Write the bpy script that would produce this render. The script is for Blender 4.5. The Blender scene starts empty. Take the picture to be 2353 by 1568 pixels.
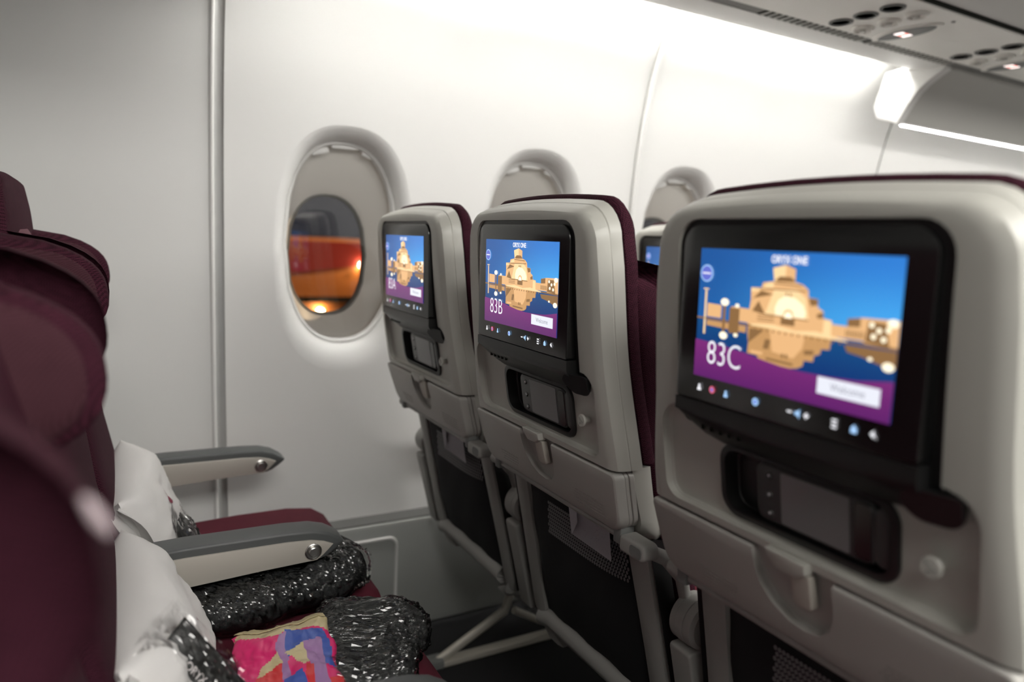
# Aircraft cabin: a row of economy seats with seat-back screens beside a white window wall.
# x runs forward along the cabin, y towards the windows, z up; the floor is z = 0.
import bpy, bmesh, math, random
from mathutils import Vector, Matrix, noise

random.seed(7)
scene = bpy.context.scene
COL = scene.collection
ZO = 1.058            # height of the screen centres above the floor; meshes are drawn about that height
PITCH = 0.765         # distance between seat rows
SEATW = 0.51          # distance between seat centres

# ---------------------------------------------------------------- camera
cam_data = bpy.data.cameras.new('camera')
cam = bpy.data.objects.new('camera', cam_data)
COL.objects.link(cam)
yaw, pitch, roll = 1.0602, 0.1387, -0.0452
fw = Vector((math.cos(yaw) * math.cos(pitch), math.sin(yaw) * math.cos(pitch), -math.sin(pitch)))
rt = fw.cross(Vector((0, 0, 1))).normalized()
dn = fw.cross(rt)
r2 = math.cos(roll) * rt + math.sin(roll) * dn
d2 = -math.sin(roll) * rt + math.cos(roll) * dn
cam.matrix_world = Matrix(((r2.x, -d2.x, -fw.x, -0.5536), (r2.y, -d2.y, -fw.y, -0.9727),
                           (r2.z, -d2.z, -fw.z, 0.0669 + ZO), (0, 0, 0, 1)))
cam_data.sensor_width = 36
cam_data.lens = 1644.7 / 2353 * 36
cam_data.clip_start = 0.02
cam_data.dof.use_dof = True
cam_data.dof.focus_distance = 1.13
cam_data.dof.aperture_fstop = 2.3
scene.camera = cam

# ---------------------------------------------------------------- world, lights, exposure
world = bpy.data.worlds.new('world')
scene.world = world
world.use_nodes = True
world.node_tree.nodes['Background'].inputs[0].default_value = (0.012, 0.012, 0.016, 1)
world.node_tree.nodes['Background'].inputs[1].default_value = 1.0
vs = scene.view_settings
vs.view_transform = 'Standard'
vs.look = 'None'
vs.exposure = 1.24
vs.gamma = 1.0
vs.use_curve_mapping = False
COVE_STRENGTH = 18.0      # light strip above the window wall
CEILING_STRENGTH = 4.6    # ceiling light over the aisle
FORWARD_STRENGTH = 20.0    # short light strip under the forward cove

# ---------------------------------------------------------------- material helpers
def new_mat(name):
    m = bpy.data.materials.new(name)
    m.use_nodes = True
    return m, m.node_tree.nodes, m.node_tree.links, m.node_tree.nodes['Principled BSDF']

def plain(name, col, rough=0.5, metal=0.0, spec=0.5, bump=0.0, scale=400.0, var=0.0, vscale=6.0, coat=0.0):
    m, n, l, p = new_mat(name)
    p.inputs['Base Color'].default_value = (*col, 1)
    p.inputs['Roughness'].default_value = rough
    p.inputs['Metallic'].default_value = metal
    p.inputs['Specular IOR Level'].default_value = spec
    p.inputs['Coat Weight'].default_value = coat
    tc = n.new('ShaderNodeTexCoord')
    if bump:
        t = n.new('ShaderNodeTexNoise'); t.inputs['Scale'].default_value = scale
        t.inputs['Detail'].default_value = 2
        b = n.new('ShaderNodeBump'); b.inputs['Strength'].default_value = bump
        b.inputs['Distance'].default_value = 0.001
        l.new(tc.outputs['Object'], t.inputs['Vector']); l.new(t.outputs['Fac'], b.inputs['Height'])
        l.new(b.outputs['Normal'], p.inputs['Normal'])
    if var:
        t = n.new('ShaderNodeTexNoise'); t.inputs['Scale'].default_value = vscale
        mx = n.new('ShaderNodeMix'); mx.data_type = 'RGBA'
        mx.inputs['A'].default_value = (*[c * (1 - var) for c in col], 1)
        mx.inputs['B'].default_value = (*[min(1, c * (1 + var)) for c in col], 1)
        l.new(tc.outputs['Object'], t.inputs['Vector']); l.new(t.outputs['Fac'], mx.inputs['Factor'])
        l.new(mx.outputs['Result'], p.inputs['Base Color'])
    return m

def woven(name, dark, light, cell=0.0016, rough=0.85, amount=0.5):
    """Basket weave: small two-tone cells with relief."""
    m, n, l, p = new_mat(name)
    p.inputs['Roughness'].default_value = rough
    p.inputs['Specular IOR Level'].default_value = 0.12
    tc = n.new('ShaderNodeTexCoord')
    mp = n.new('ShaderNodeMapping'); mp.inputs['Rotation'].default_value = (0.25, 0.35, 0.2)
    ck = n.new('ShaderNodeTexChecker'); ck.inputs['Scale'].default_value = 1 / cell
    ns = n.new('ShaderNodeTexNoise'); ns.inputs['Scale'].default_value = 60
    mx = n.new('ShaderNodeMix'); mx.data_type = 'RGBA'
    mx.inputs['A'].default_value = (*dark, 1); mx.inputs['B'].default_value = (*light, 1)
    ml = n.new('ShaderNodeMath'); ml.operation = 'MULTIPLY'
    mr = n.new('ShaderNodeMapRange'); mr.inputs['To Min'].default_value = amount; mr.inputs['To Max'].default_value = 1.0
    bp = n.new('ShaderNodeBump'); bp.inputs['Strength'].default_value = 0.5; bp.inputs['Distance'].default_value = 0.0008
    l.new(tc.outputs['Object'], mp.inputs['Vector']); l.new(mp.outputs['Vector'], ck.inputs['Vector'])
    l.new(tc.outputs['Object'], ns.inputs['Vector']); l.new(ns.outputs['Fac'], mr.inputs['Value'])
    l.new(ck.outputs['Fac'], ml.inputs[0]); l.new(mr.outputs['Result'], ml.inputs[1])
    l.new(ml.outputs['Value'], mx.inputs['Factor']); l.new(mx.outputs['Result'], p.inputs['Base Color'])
    l.new(ck.outputs['Fac'], bp.inputs['Height']); l.new(bp.outputs['Normal'], p.inputs['Normal'])
    return m

def emit(name, col, strength=1.0, col2=None, axis='Z', lo=-0.07, hi=0.07, gloss=True):
    """Light-giving display or lamp surface; with col2 a gradient along an object axis."""
    m, n, l, p = new_mat(name)
    p.inputs['Base Color'].default_value = (0.01, 0.01, 0.01, 1)
    p.inputs['Roughness'].default_value = 0.25 if gloss else 0.5
    p.inputs['Specular IOR Level'].default_value = 0.8
    p.inputs['Emission Color'].default_value = (*col, 1)
    p.inputs['Emission Strength'].default_value = strength
    if col2:
        tc = n.new('ShaderNodeTexCoord'); sp = n.new('ShaderNodeSeparateXYZ')
        mr = n.new('ShaderNodeMapRange'); mr.inputs['From Min'].default_value = lo; mr.inputs['From Max'].default_value = hi
        mx = n.new('ShaderNodeMix'); mx.data_type = 'RGBA'
        mx.inputs['A'].default_value = (*col, 1); mx.inputs['B'].default_value = (*col2, 1)
        l.new(tc.outputs['Object'], sp.inputs[0]); l.new(sp.outputs[axis], mr.inputs['Value'])
        l.new(mr.outputs['Result'], mx.inputs['Factor']); l.new(mx.outputs['Result'], p.inputs['Emission Color'])
    return m

def sky_emit(name, cols, strength):
    """Screen sky: colours at bottom left, bottom right, top left, top right."""
    m = emit(name, cols[0], strength)
    n, l = m.node_tree.nodes, m.node_tree.links
    p = n['Principled BSDF']
    tc = n.new('ShaderNodeTexCoord'); sp = n.new('ShaderNodeSeparateXYZ'); l.new(tc.outputs['Object'], sp.inputs[0])
    def ramp(ax, a, b):
        r = n.new('ShaderNodeMapRange'); r.interpolation_type = 'SMOOTHSTEP'
        r.inputs['From Min'].default_value = a; r.inputs['From Max'].default_value = b; l.new(sp.outputs[ax], r.inputs['Value']); return r.outputs['Result']
    def mix(f, a, b):
        x = n.new('ShaderNodeMix'); x.data_type = 'RGBA'
        for k, v in (('A', a), ('B', b)):
            if isinstance(v, tuple): x.inputs[k].default_value = (*v, 1)
            else: l.new(v, x.inputs[k])
        l.new(f, x.inputs['Factor']); return x.outputs['Result']
    fy = ramp('Y', 0.114, -0.114); fz = ramp('Z', ZO - 0.005, ZO + 0.07)
    l.new(mix(fz, mix(fy, cols[0], cols[1]), mix(fy, cols[2], cols[3])), p.inputs['Emission Color'])
    return m

def film(name, tint=(1, 1, 1), clear=0.8, rough=0.08):
    """Thin clear sheet: see-through with glossy reflections (window pane, plastic wrap)."""
    m, n, l, p = new_mat(name)
    n.remove(p)
    out = [x for x in n if x.type == 'OUTPUT_MATERIAL'][0]
    tr = n.new('ShaderNodeBsdfTransparent'); tr.inputs[0].default_value = (*tint, 1)
    gl = n.new('ShaderNodeBsdfGlossy'); gl.inputs['Roughness'].default_value = rough
    fr = n.new('ShaderNodeFresnel'); fr.inputs['IOR'].default_value = 1.5
    mr = n.new('ShaderNodeMapRange'); mr.inputs['To Min'].default_value = 1 - clear; mr.inputs['To Max'].default_value = 1.0
    mx = n.new('ShaderNodeMixShader')
    l.new(fr.outputs[0], mr.inputs['Value']); l.new(mr.outputs['Result'], mx.inputs['Fac'])
    l.new(tr.outputs[0], mx.inputs[1]); l.new(gl.outputs[0], mx.inputs[2]); l.new(mx.outputs[0], out.inputs['Surface'])
    return m

M = dict(
    wall=plain('wall_white', (0.80, 0.795, 0.775), 0.45, bump=0.05, scale=900),
    wall_aft=plain('wall_aft_white', (0.80, 0.80, 0.78), 0.5, bump=0.05, scale=900),
    dado=plain('dado_grey', (0.38, 0.39, 0.37), 0.5, bump=0.05, scale=900),
    ledge_shade=plain('ledge_shade_grey', (0.13, 0.13, 0.125), 0.6),  # shade on the ledge put into a darker grey
    lining=plain('lining_white', (0.90, 0.885, 0.86), 0.45),
    joint=plain('joint_grey', (0.22, 0.22, 0.21), 0.7),
    psu=plain('service_panel_grey', (0.88, 0.87, 0.82), 0.45, bump=0.04, scale=900),
    bin=plain('bin_grey', (0.72, 0.72, 0.69), 0.45),
    cove_dark=plain('cove_grey', (0.52, 0.515, 0.485), 0.5),
    slot=plain('slot_dark', (0.02, 0.022, 0.018), 0.9, spec=0.05),
    floor=plain('carpet_dark', (0.010, 0.010, 0.011), 0.95, bump=0.6, scale=700, var=0.25, vscale=220),
    shell=plain('shell_plastic', (0.455, 0.448, 0.408), 0.38, bump=0.03, scale=1500),
    shell2=plain('tray_plastic', (0.40, 0.388, 0.362), 0.42, bump=0.05, scale=1800),
    latch=plain('latch_plastic', (0.46, 0.43, 0.38), 0.45),
    frame=plain('frame_grey', (0.34, 0.335, 0.315), 0.5, bump=0.03, scale=1500),
    frame_dark=plain('frame_dark_grey', (0.17, 0.175, 0.17), 0.55),
    black=plain('black_satin', (0.012, 0.012, 0.012), 0.38),
    blackg=plain('black_gloss', (0.006, 0.006, 0.006), 0.22, spec=0.9),
    charcoal=plain('charcoal_plastic', (0.050, 0.051, 0.050), 0.35),
    handscr=plain('handset_screen_grey', (0.20, 0.20, 0.205), 0.3, spec=0.7),
    pocket=plain('pocket_black', (0.008, 0.008, 0.009), 0.9),
    net=plain('net_grey', (0.035, 0.035, 0.035), 0.8),
    maroon=plain('maroon_leather', (0.105, 0.022, 0.038), 0.6, spec=0.3, bump=0.1, scale=500, var=0.12, vscale=20),
    seatmat=plain('maroon_cloth', (0.110, 0.016, 0.029), 0.75, spec=0.25, bump=0.3, scale=1200, var=0.12, vscale=40),
    weave=woven('maroon_weave', (0.013, 0.003, 0.006), (0.080, 0.018, 0.034), 0.0017),
    weave_fine=woven('maroon_weave_fine', (0.030, 0.010, 0.014), (0.080, 0.030, 0.040), 0.0013),
    weave_dark=woven('brown_weave', (0.026, 0.016, 0.016), (0.055, 0.032, 0.033), 0.0011),
    pad=plain('armrest_pad_grey', (0.085, 0.09, 0.09), 0.45, bump=0.08, scale=1200),
    beige=plain('armrest_beige', (0.47, 0.44, 0.39), 0.5, bump=0.05, scale=1200),
    metal=plain('brushed_metal', (0.55, 0.54, 0.52), 0.3, metal=1.0),
    alu=plain('leg_aluminium', (0.50, 0.47, 0.41), 0.45, metal=0.25),
    white=plain('white_cloth', (0.70, 0.685, 0.67), 0.85, bump=0.15, scale=900),
    paper=plain('white_paper', (0.70, 0.68, 0.72), 0.8),
    ink=plain('grey_ink', (0.28, 0.26, 0.24), 0.8),
    inkp=plain('pale_ink', (0.52, 0.50, 0.55), 0.8),
    logo=plain('logo_maroon', (0.22, 0.03, 0.06), 0.7),
    emblem_pale=plain('emblem_pale', (0.42, 0.34, 0.36), 0.7),
    logo_white=plain('logo_white', (0.75, 0.70, 0.70), 0.7),
    blanket=plain('blanket_dark_grey', (0.028, 0.030, 0.030), 0.95, bump=0.8, scale=500),
    wrap=film('clear_wrap', clear=0.955, rough=0.14),
    pane=film('window_pane', tint=(0.9, 0.92, 0.92), clear=0.97, rough=0.0),
    cover=film('dust_cover_pane', tint=(0.93, 0.92, 0.90), clear=0.97, rough=0.02),
    pink=plain('pouch_pink', (0.62, 0.02, 0.14), 0.42),
    red=plain('pouch_red', (0.55, 0.03, 0.035), 0.42),
    blue=plain('pouch_blue', (0.045, 0.09, 0.36), 0.42),
    violet=plain('pouch_violet', (0.30, 0.16, 0.34), 0.42),
    gold=plain('pouch_gold', (0.50, 0.42, 0.24), 0.42),
    cyan=plain('pouch_cyan', (0.02, 0.33, 0.46), 0.42),
    strip=emit('light_strip_glow', (1.0, 0.985, 0.945), COVE_STRENGTH, gloss=False),
    strip2=emit('forward_strip_glow', (1.0, 0.98, 0.94), FORWARD_STRENGTH, gloss=False),
    ceil=emit('ceiling_light_glow', (1.0, 0.975, 0.93), CEILING_STRENGTH, gloss=False),
    ceiling=plain('ceiling_white', (0.55, 0.545, 0.53), 0.6),
    far=plain('far_panel_grey', (0.28, 0.28, 0.275), 0.6),
    trim_shade_grey=plain('trim_shade_grey', (0.42, 0.42, 0.41), 0.5),  # recess shade beside the beads, painted as grey
)

# ---------------------------------------------------------------- mesh helpers
def bm_new():
    return bmesh.new()

def obj(name, bm, mat, parent=None, sharp=32, smooth=True, shift=True):
    """Link a bmesh as one mesh object; edges steeper than `sharp` degrees stay crisp."""
    if shift:
        bmesh.ops.translate(bm, verts=bm.verts, vec=(0, 0, ZO))
    bm.normal_update()
    for f in bm.faces:
        f.smooth = smooth
    a = math.radians(sharp)
    for e in bm.edges:
        if len(e.link_faces) == 2:
            e.smooth = e.calc_face_angle(0) < a
    me = bpy.data.meshes.new(name)
    bm.to_mesh(me)
    bm.free()
    for m in (mat if isinstance(mat, (list, tuple)) else [mat]):
        me.materials.append(M[m] if isinstance(m, str) else m)
    o = bpy.data.objects.new(name, me)
    COL.objects.link(o)
    if parent is not None:
        o.parent = parent
    return o

def tag(o, label, cat, group=None):
    o['label'] = label
    o['category'] = cat
    if group:
        o['group'] = group
    return o

def thing(name, label, cat, loc=(0, 0, 0), group=None):
    o = bpy.data.objects.new(name, None)
    o.empty_display_size = 0.05
    COL.objects.link(o)
    o.location = loc
    return tag(o, label, cat, group)

def struct(o):
    o['kind'] = 'structure'
    return o

def copy_tree(o, parent=None):
    c = o.copy()
    COL.objects.link(c)
    c.parent = parent
    for ch in o.children:
        copy_tree(ch, c)
    return c

def recalc(bm):
    bmesh.ops.recalc_face_normals(bm, faces=bm.faces)

def add_box(bm, x0, x1, y0, y1, z0, z1, bev=0.0, seg=2):
    vs_ = [bm.verts.new((x, y, z)) for x in (x0, x1) for y in (y0, y1) for z in (z0, z1)]
    fs = [bm.faces.new([vs_[i] for i in q]) for q in
          ((0, 1, 3, 2), (4, 6, 7, 5), (0, 4, 5, 1), (2, 3, 7, 6), (0, 2, 6, 4), (1, 5, 7, 3))]
    if bev:
        es = list({e for f in fs for e in f.edges})
        bmesh.ops.bevel(bm, geom=es, offset=bev, segments=seg, profile=0.5, affect='EDGES')
    return bm

def rrect(a0, a1, b0, b1, r, n=6):
    """Rounded rectangle outline, counter-clockwise in (a, b); r is a number or (r at 4 corners: ++, -+, --, +-)."""
    rs = r if isinstance(r, (tuple, list)) else (r,) * 4
    pts = []
    for (ca, cb, sa, sb, ang), rr in zip(((a1, b1, -1, -1, 0), (a0, b1, 1, -1, 90), (a0, b0, 1, 1, 180), (a1, b0, -1, 1, 270)), rs):
        if rr <= 0:
            pts.append((ca, cb)); continue
        for i in range(n + 1):
            t = math.radians(ang + 90 * i / n)
            pts.append((ca + sa * rr + rr * math.cos(t), cb + sb * rr + rr * math.sin(t)))
    return pts

def prism(bm, pts, d0, d1, axis='x', bev0=0.0, bev1=0.0, seg=3):
    """Extrude a 2D outline. axis 'x': pts are (y, z); 'y': (x, z); 'z': (x, y)."""
    def P(p, d):
        return {'x': (d, p[0], p[1]), 'y': (p[0], d, p[1]), 'z': (p[0], p[1], d)}[axis]
    a = [bm.verts.new(P(p, d0)) for p in pts]
    b = [bm.verts.new(P(p, d1)) for p in pts]
    n = len(pts)
    fa = bm.faces.new(a); fb = bm.faces.new(b[::-1])
    side = [bm.faces.new((a[(i + 1) % n], a[i], b[i], b[(i + 1) % n])) for i in range(n)]
    bmesh.ops.recalc_face_normals(bm, faces=[fa, fb] + side)
    for f, w in ((fa, bev0), (fb, bev1)):
        if w:
            bmesh.ops.bevel(bm, geom=list(f.edges), offset=w, segments=seg, profile=0.5, affect='EDGES', clamp_overlap=True)
    return bm

def loft(bm, rings, closed=True, cap0=False, cap1=False):
    vr = [[bm.verts.new(p) for p in r] for r in rings]
    n = len(rings[0])
    for a, b in zip(vr, vr[1:]):
        for i in range(n if closed else n - 1):
            j = (i + 1) % n
            try:
                bm.faces.new((a[i], a[j], b[j], b[i]))
            except ValueError:
                pass
    if cap0:
        bm.faces.new(vr[0][::-1])
    if cap1:
        bm.faces.new(vr[-1])
    recalc(bm)
    return vr

def tube(bm, path, r, n=10, sq=1.0):
    """Round (or flattened, sq<1) bar along a path of points."""
    path = [Vector(p) for p in path]
    rings = []
    for i, p in enumerate(path):
        t = (path[min(i + 1, len(path) - 1)] - path[max(i - 1, 0)]).normalized()
        u = t.cross(Vector((0, 1, 0)))
        if u.length < 0.2:
            u = t.cross(Vector((0, 0, 1)))
        u.normalize()
        w = t.cross(u).normalized()
        rr = r[i] if isinstance(r, (list, tuple)) else r
        rings.append([p + u * rr * math.cos(2 * math.pi * k / n) + w * rr * sq * math.sin(2 * math.pi * k / n) for k in range(n)])
    loft(bm, rings, True, True, True)
    return bm

def lathe(bm, prof, centre, axis='x', n=24):
    """Turn a profile [(radius, distance along axis)]."""
    c = Vector(centre)
    A = {'x': Vector((1, 0, 0)), 'y': Vector((0, 1, 0)), 'z': Vector((0, 0, 1))}[axis]
    U = {'x': Vector((0, 1, 0)), 'y': Vector((1, 0, 0)), 'z': Vector((1, 0, 0))}[axis]
    W = A.cross(U)
    rings = [[c + A * d + (U * math.cos(2 * math.pi * k / n) + W * math.sin(2 * math.pi * k / n)) * max(r, 1e-5) for k in range(n)] for r, d in prof]
    loft(bm, rings, True, True, True)
    return bm

def boolean(bm, cutters):
    """Cut shapes out of a closed bmesh."""
    me = bpy.data.meshes.new('t'); bm.to_mesh(me); bm.free()
    o = bpy.data.objects.new('t', me); COL.objects.link(o)
    tmp = []
    for c in cutters:
        cm = bpy.data.meshes.new('c'); c.to_mesh(cm); c.free()
        co = bpy.data.objects.new('c', cm); COL.objects.link(co); tmp.append(co)
        md = o.modifiers.new('b', 'BOOLEAN'); md.operation = 'DIFFERENCE'; md.solver = 'EXACT'; md.object = co
    dg = bpy.context.evaluated_depsgraph_get()
    res = bpy.data.meshes.new_from_object(o.evaluated_get(dg))
    for t in tmp + [o]:
        d = t.data
        bpy.data.objects.remove(t); bpy.data.meshes.remove(d)
    out = bmesh.new(); out.from_mesh(res); bpy.data.meshes.remove(res)
    return out

def lerp_table(tab, z):
    """Smooth interpolation in a table of (z, value), z falling."""
    if z >= tab[0][0]: return tab[0][1]
    if z <= tab[-1][0]: return tab[-1][1]
    for i in range(len(tab) - 1):
        (za, a), (zb, b) = tab[i], tab[i + 1]
        if zb <= z <= za:
            t = (za - z) / (za - zb)
            m0 = (b - (tab[i - 1][1] if i else a)) / ((tab[i - 1][0] if i else za) - zb) * (za - zb)
            m1 = ((tab[i + 2][1] if i + 2 < len(tab) else b) - a) / (za - (tab[i + 2][0] if i + 2 < len(tab) else zb)) * (za - zb)
            return (2*t**3 - 3*t**2 + 1) * a + (t**3 - 2*t**2 + t) * m0 + (-2*t**3 + 3*t**2) * b + (t**3 - t**2) * m1

def text_bm(body, size, squeeze=1.0, bold=0.0):
    """Lettering as flat triangles in (x, y)."""
    cu = bpy.data.curves.new('t', 'FONT')
    cu.body = body; cu.size = size; cu.align_x = 'CENTER'; cu.align_y = 'CENTER'; cu.offset = bold; cu.resolution_u = 4
    o = bpy.data.objects.new('t', cu); COL.objects.link(o)
    dg = bpy.context.evaluated_depsgraph_get()
    me = bpy.data.meshes.new_from_object(o.evaluated_get(dg))
    bpy.data.objects.remove(o); bpy.data.curves.remove(cu)
    b = bmesh.new(); b.from_mesh(me); bpy.data.meshes.remove(me)
    for v in b.verts:
        v.co.x *= squeeze
    return b

# ================================================================ THE CABIN SHELL
X0, X1 = -1.55, 4.4
WALL = [(0.95, 0.655), (0.86, 0.735), (0.78, 0.79), (0.686, 0.834), (0.614, 0.867), (0.5, 0.897), (0.377, 0.918),
        (0.238, 0.932), (0.0, 0.942), (-0.345, 0.942), (-0.66, 0.920), (-0.74, 0.914)]
def wall_y(z):
    return lerp_table(WALL, z)
FZ = -ZO

# floor
bm = bm_new(); add_box(bm, X0, X1, -3.0, 1.0, FZ - 0.05, FZ)
struct(obj('floor', bm, 'floor'))

# plain wall strips (aft and forward of the window panels)
def wall_strip(name, xa, xb, off, mat):
    b = bm_new()
    zs = [0.95 - 1.69 * i / 30 for i in range(31)]
    loft(b, [[(xa, wall_y(z) + off, z), (xb, wall_y(z) + off, z), (xb, wall_y(z) + off + 0.02, z), (xa, wall_y(z) + off + 0.02, z)] for z in zs], True, True, True)
    return struct(obj(name, b, mat, sharp=40))
wall_strip('wall_aft', X0, -0.338, -0.018, 'wall_aft')
wall_strip('wall_forward', 2.152, X1, 0.006, 'wall')

def oval(a, b, n, power=2.5):
    pts = []
    for i in range(n):
        t = 2 * math.pi * i / n
        c, s = math.cos(t), math.sin(t)
        pts.append((a * math.copysign(abs(c) ** (2 / power), c), b * math.copysign(abs(s) ** (2 / power), s)))
    return pts

def wall_cell(b, xa, xb, wx, za=-0.74, zb=0.95, wz=0.02, a=0.19, bb=0.325):
    """Wall surface between xa and xb with an oval hole for the window."""
    edge = []
    nz, nx = 20, 10
    edge += [(xb, za + (zb - za) * i / nz) for i in range(nz)]
    edge += [(xb + (xa - xb) * i / nx, zb) for i in range(nx)]
    edge += [(xa, zb + (za - zb) * i / nz) for i in range(nz)]
    edge += [(xa + (xb - xa) * i / nx, za) for i in range(nx)]
    rings = []
    for k in range(15):
        t = (k / 14) ** 0.8
        ring = []
        for (ex, ez) in edge:
            # matching point of the oval by direction
            ang = math.atan2((ez - wz) / 0.8, ex - wx)
            c, s = math.cos(ang), math.sin(ang)
            ox = wx + a * math.copysign(abs(c) ** 0.8, c); oz = wz + bb * math.copysign(abs(s) ** 0.8, s)
            x = ex + (ox - ex) * t; z = ez + (oz - ez) * t
            ring.append((x, wall_y(z), z))
        rings.append(ring)
    vr = loft(b, rings, True)
    return [(x, z) for x, y, z in rings[-1]]

WIN_X = [-0.005, 0.580, 1.165, 1.750]
CELLS = [(-0.312, 0.2875), (0.2875, 0.932), (0.944, 1.4575), (1.4575, 2.146)]
HOLES = []
for name, ids in (('wall_window_panel', (0, 1)), ('wall_window_panel_forward', (2, 3))):
    b = bm_new()
    for i in ids:
        HOLES.append(wall_cell(b, CELLS[i][0], CELLS[i][1], WIN_X[i]))
    bmesh.ops.remove_doubles(b, verts=b.verts, dist=0.0005)
    recalc(b)
    struct(obj(name, b, 'wall', sharp=60))

# windows: flared reveal, bead, deep lining, panes
for i, wx in enumerate(WIN_X):
    hole = HOLES[i]
    n = len(hole)
    def ov(a, bb, cz, y, dx=0.0):
        out = []
        for (hx, hz) in hole:
            ang = math.atan2((hz - 0.02) / 0.325, (hx - wx) / 0.19)
            c, s = math.cos(ang), math.sin(ang)
            out.append((wx + dx + a * math.copysign(abs(c) ** 0.86, c), y, cz + bb * math.copysign(abs(s) ** 0.86, s)))
        return out
    b = bm_new()
    inner = ov(0.157, 0.272, 0.038, 0.99)
    rings = []
    for k in range(9):
        t = k / 8
        ring = []
        for (hx, hz), q in zip(hole, inner):
            x = hx + (q[0] - hx) * math.sin(t * math.pi / 2); z = hz + (q[2] - hz) * math.sin(t * math.pi / 2)
            y0 = wall_y(z)
            ring.append((x, y0 + (q[1] - y0) * (1 - math.cos(t * math.pi / 2)), z))
        rings.append(ring)
    loft(b, rings, True)
    w = struct(obj('window_%d' % (i + 1), b, 'wall', sharp=60))
    # raised bead round the inner opening
    b = bm_new()
    loft(b, [ov(0.160, 0.275, 0.038, 0.990), ov(0.157, 0.272, 0.038, 0.981), ov(0.152, 0.267, 0.038, 0.979), ov(0.148, 0.263, 0.038, 0.985), ov(0.147, 0.262, 0.038, 0.997)], True)
    obj('bead', b, 'wall', w, sharp=60)
    b = bm_new()
    loft(b, [ov(0.150, 0.265, 0.038, 0.996), ov(0.149, 0.264, 0.037, 1.008), ov(0.142, 0.245, 0.030, 1.022, -0.006), ov(0.118, 0.180, 0.008, 1.050, -0.017), ov(0.111, 0.168, 0.004, 1.066, -0.020)], True)
    obj('window_lining', b, 'lining', w, sharp=60)
    b = bm_new()
    loft(b, [ov(0.113, 0.170, 0.004, 1.062, -0.02), ov(0.110, 0.167, 0.004, 1.058, -0.02), ov(0.106, 0.163, 0.004, 1.062, -0.02), ov(0.106, 0.163, 0.004, 1.085, -0.02)], True)
    obj('rubber_seal', b, 'joint', w, sharp=60)
    b = bm_new(); b.faces.new([b.verts.new(p) for p in ov(0.110, 0.167, 0.004, 1.072, -0.02)])
    obj('outer_pane', b, 'pane', w)
    b = bm_new(); b.faces.new([b.verts.new(p) for p in ov(0.149, 0.264, 0.038, 1.004)])
    obj('inner_pane', b, 'cover', w)
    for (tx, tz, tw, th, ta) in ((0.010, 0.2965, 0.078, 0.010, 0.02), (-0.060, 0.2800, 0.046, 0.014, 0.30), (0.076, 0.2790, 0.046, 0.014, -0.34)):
        b = bm_new(); add_box(b, -tw / 2, tw / 2, -0.004, 0.003, -th / 2, th / 2, 0.002, 2)     # added white tabs standing in for highlights atop the opening
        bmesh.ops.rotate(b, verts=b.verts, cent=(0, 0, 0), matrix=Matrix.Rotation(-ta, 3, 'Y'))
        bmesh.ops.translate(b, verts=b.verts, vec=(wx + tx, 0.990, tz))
        obj('highlight_tab', b, 'wall', w)

# vertical trims
def trim(name, prof, mat='wall'):
    b = bm_new()
    zs = [0.95 - 1.69 * i / 40 for i in range(41)]
    loft(b, [[(x, wall_y(z) + o, z) for x, o in prof] for z in zs], False)
    return struct(obj(name, b, mat, sharp=50))
trim('trim_1', [(-0.3370, -0.0180), (-0.3345, -0.0160), (-0.332, -0.006), (-0.326, 0.004), (-0.316, 0.008), (-0.306, 0.006), (-0.302, 0.0005)], 'trim_shade_grey')  # greyed to carry the shade of the step beside the bead
trim('trim_9', [(-0.3475, -0.0175), (-0.3465, -0.0215), (-0.3435, -0.0240), (-0.3395, -0.0240), (-0.3365, -0.0215), (-0.3355, -0.0150)])
trim('trim_2', [(0.937, 0.006), (0.9375, -0.008), (0.940, -0.0115), (0.948, -0.0115), (0.953, -0.006), (0.955, 0.004)])
trim('trim_10', [(0.920, 0.0005), (0.924, 0.004), (0.930, 0.009), (0.938, 0.009)], 'trim_shade_grey')  # grey strip painted for the shaded side of the joint bead
trim('trim_3', [(2.138, 0.004), (2.140, 0.02), (2.160, 0.02), (2.164, 0.002)], 'joint')

# lower wall panel with a ledge and a raised access cover
b = bm_new()
prof = [(0.86, FZ), (0.85, -1.03), (0.85, -0.742), (0.853, -0.732), (0.862, -0.728), (0.93, -0.728), (0.93, FZ)]
prism(b, prof, X0, X1, 'x')
dado = struct(obj('wall_lower', b, 'dado', sharp=40))
b = bm_new()
add_box(b, X0, X1, 0.858, 0.93, -0.730, -0.7255)  # strip darkened for the shade lying along the ledge
obj('ledge_shade_strip', b, 'ledge_shade', dado)
b = bm_new()
oR = rrect(-0.26, 0.128, -0.985, -0.768, 0.03, 6); iR = rrect(-0.251, 0.119, -0.976, -0.777, 0.022, 6)
loft(b, [[(x, 0.851, z) for x, z in oR], [(x, 0.845, z) for x, z in rrect(-0.258, 0.126, -0.983, -0.770, 0.028, 6)],
         [(x, 0.845, z) for x, z in rrect(-0.253, 0.121, -0.978, -0.775, 0.024, 6)], [(x, 0.851, z) for x, z in iR]], True)
obj('access_cover_rim', b, 'wall', dado, sharp=50)

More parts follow.
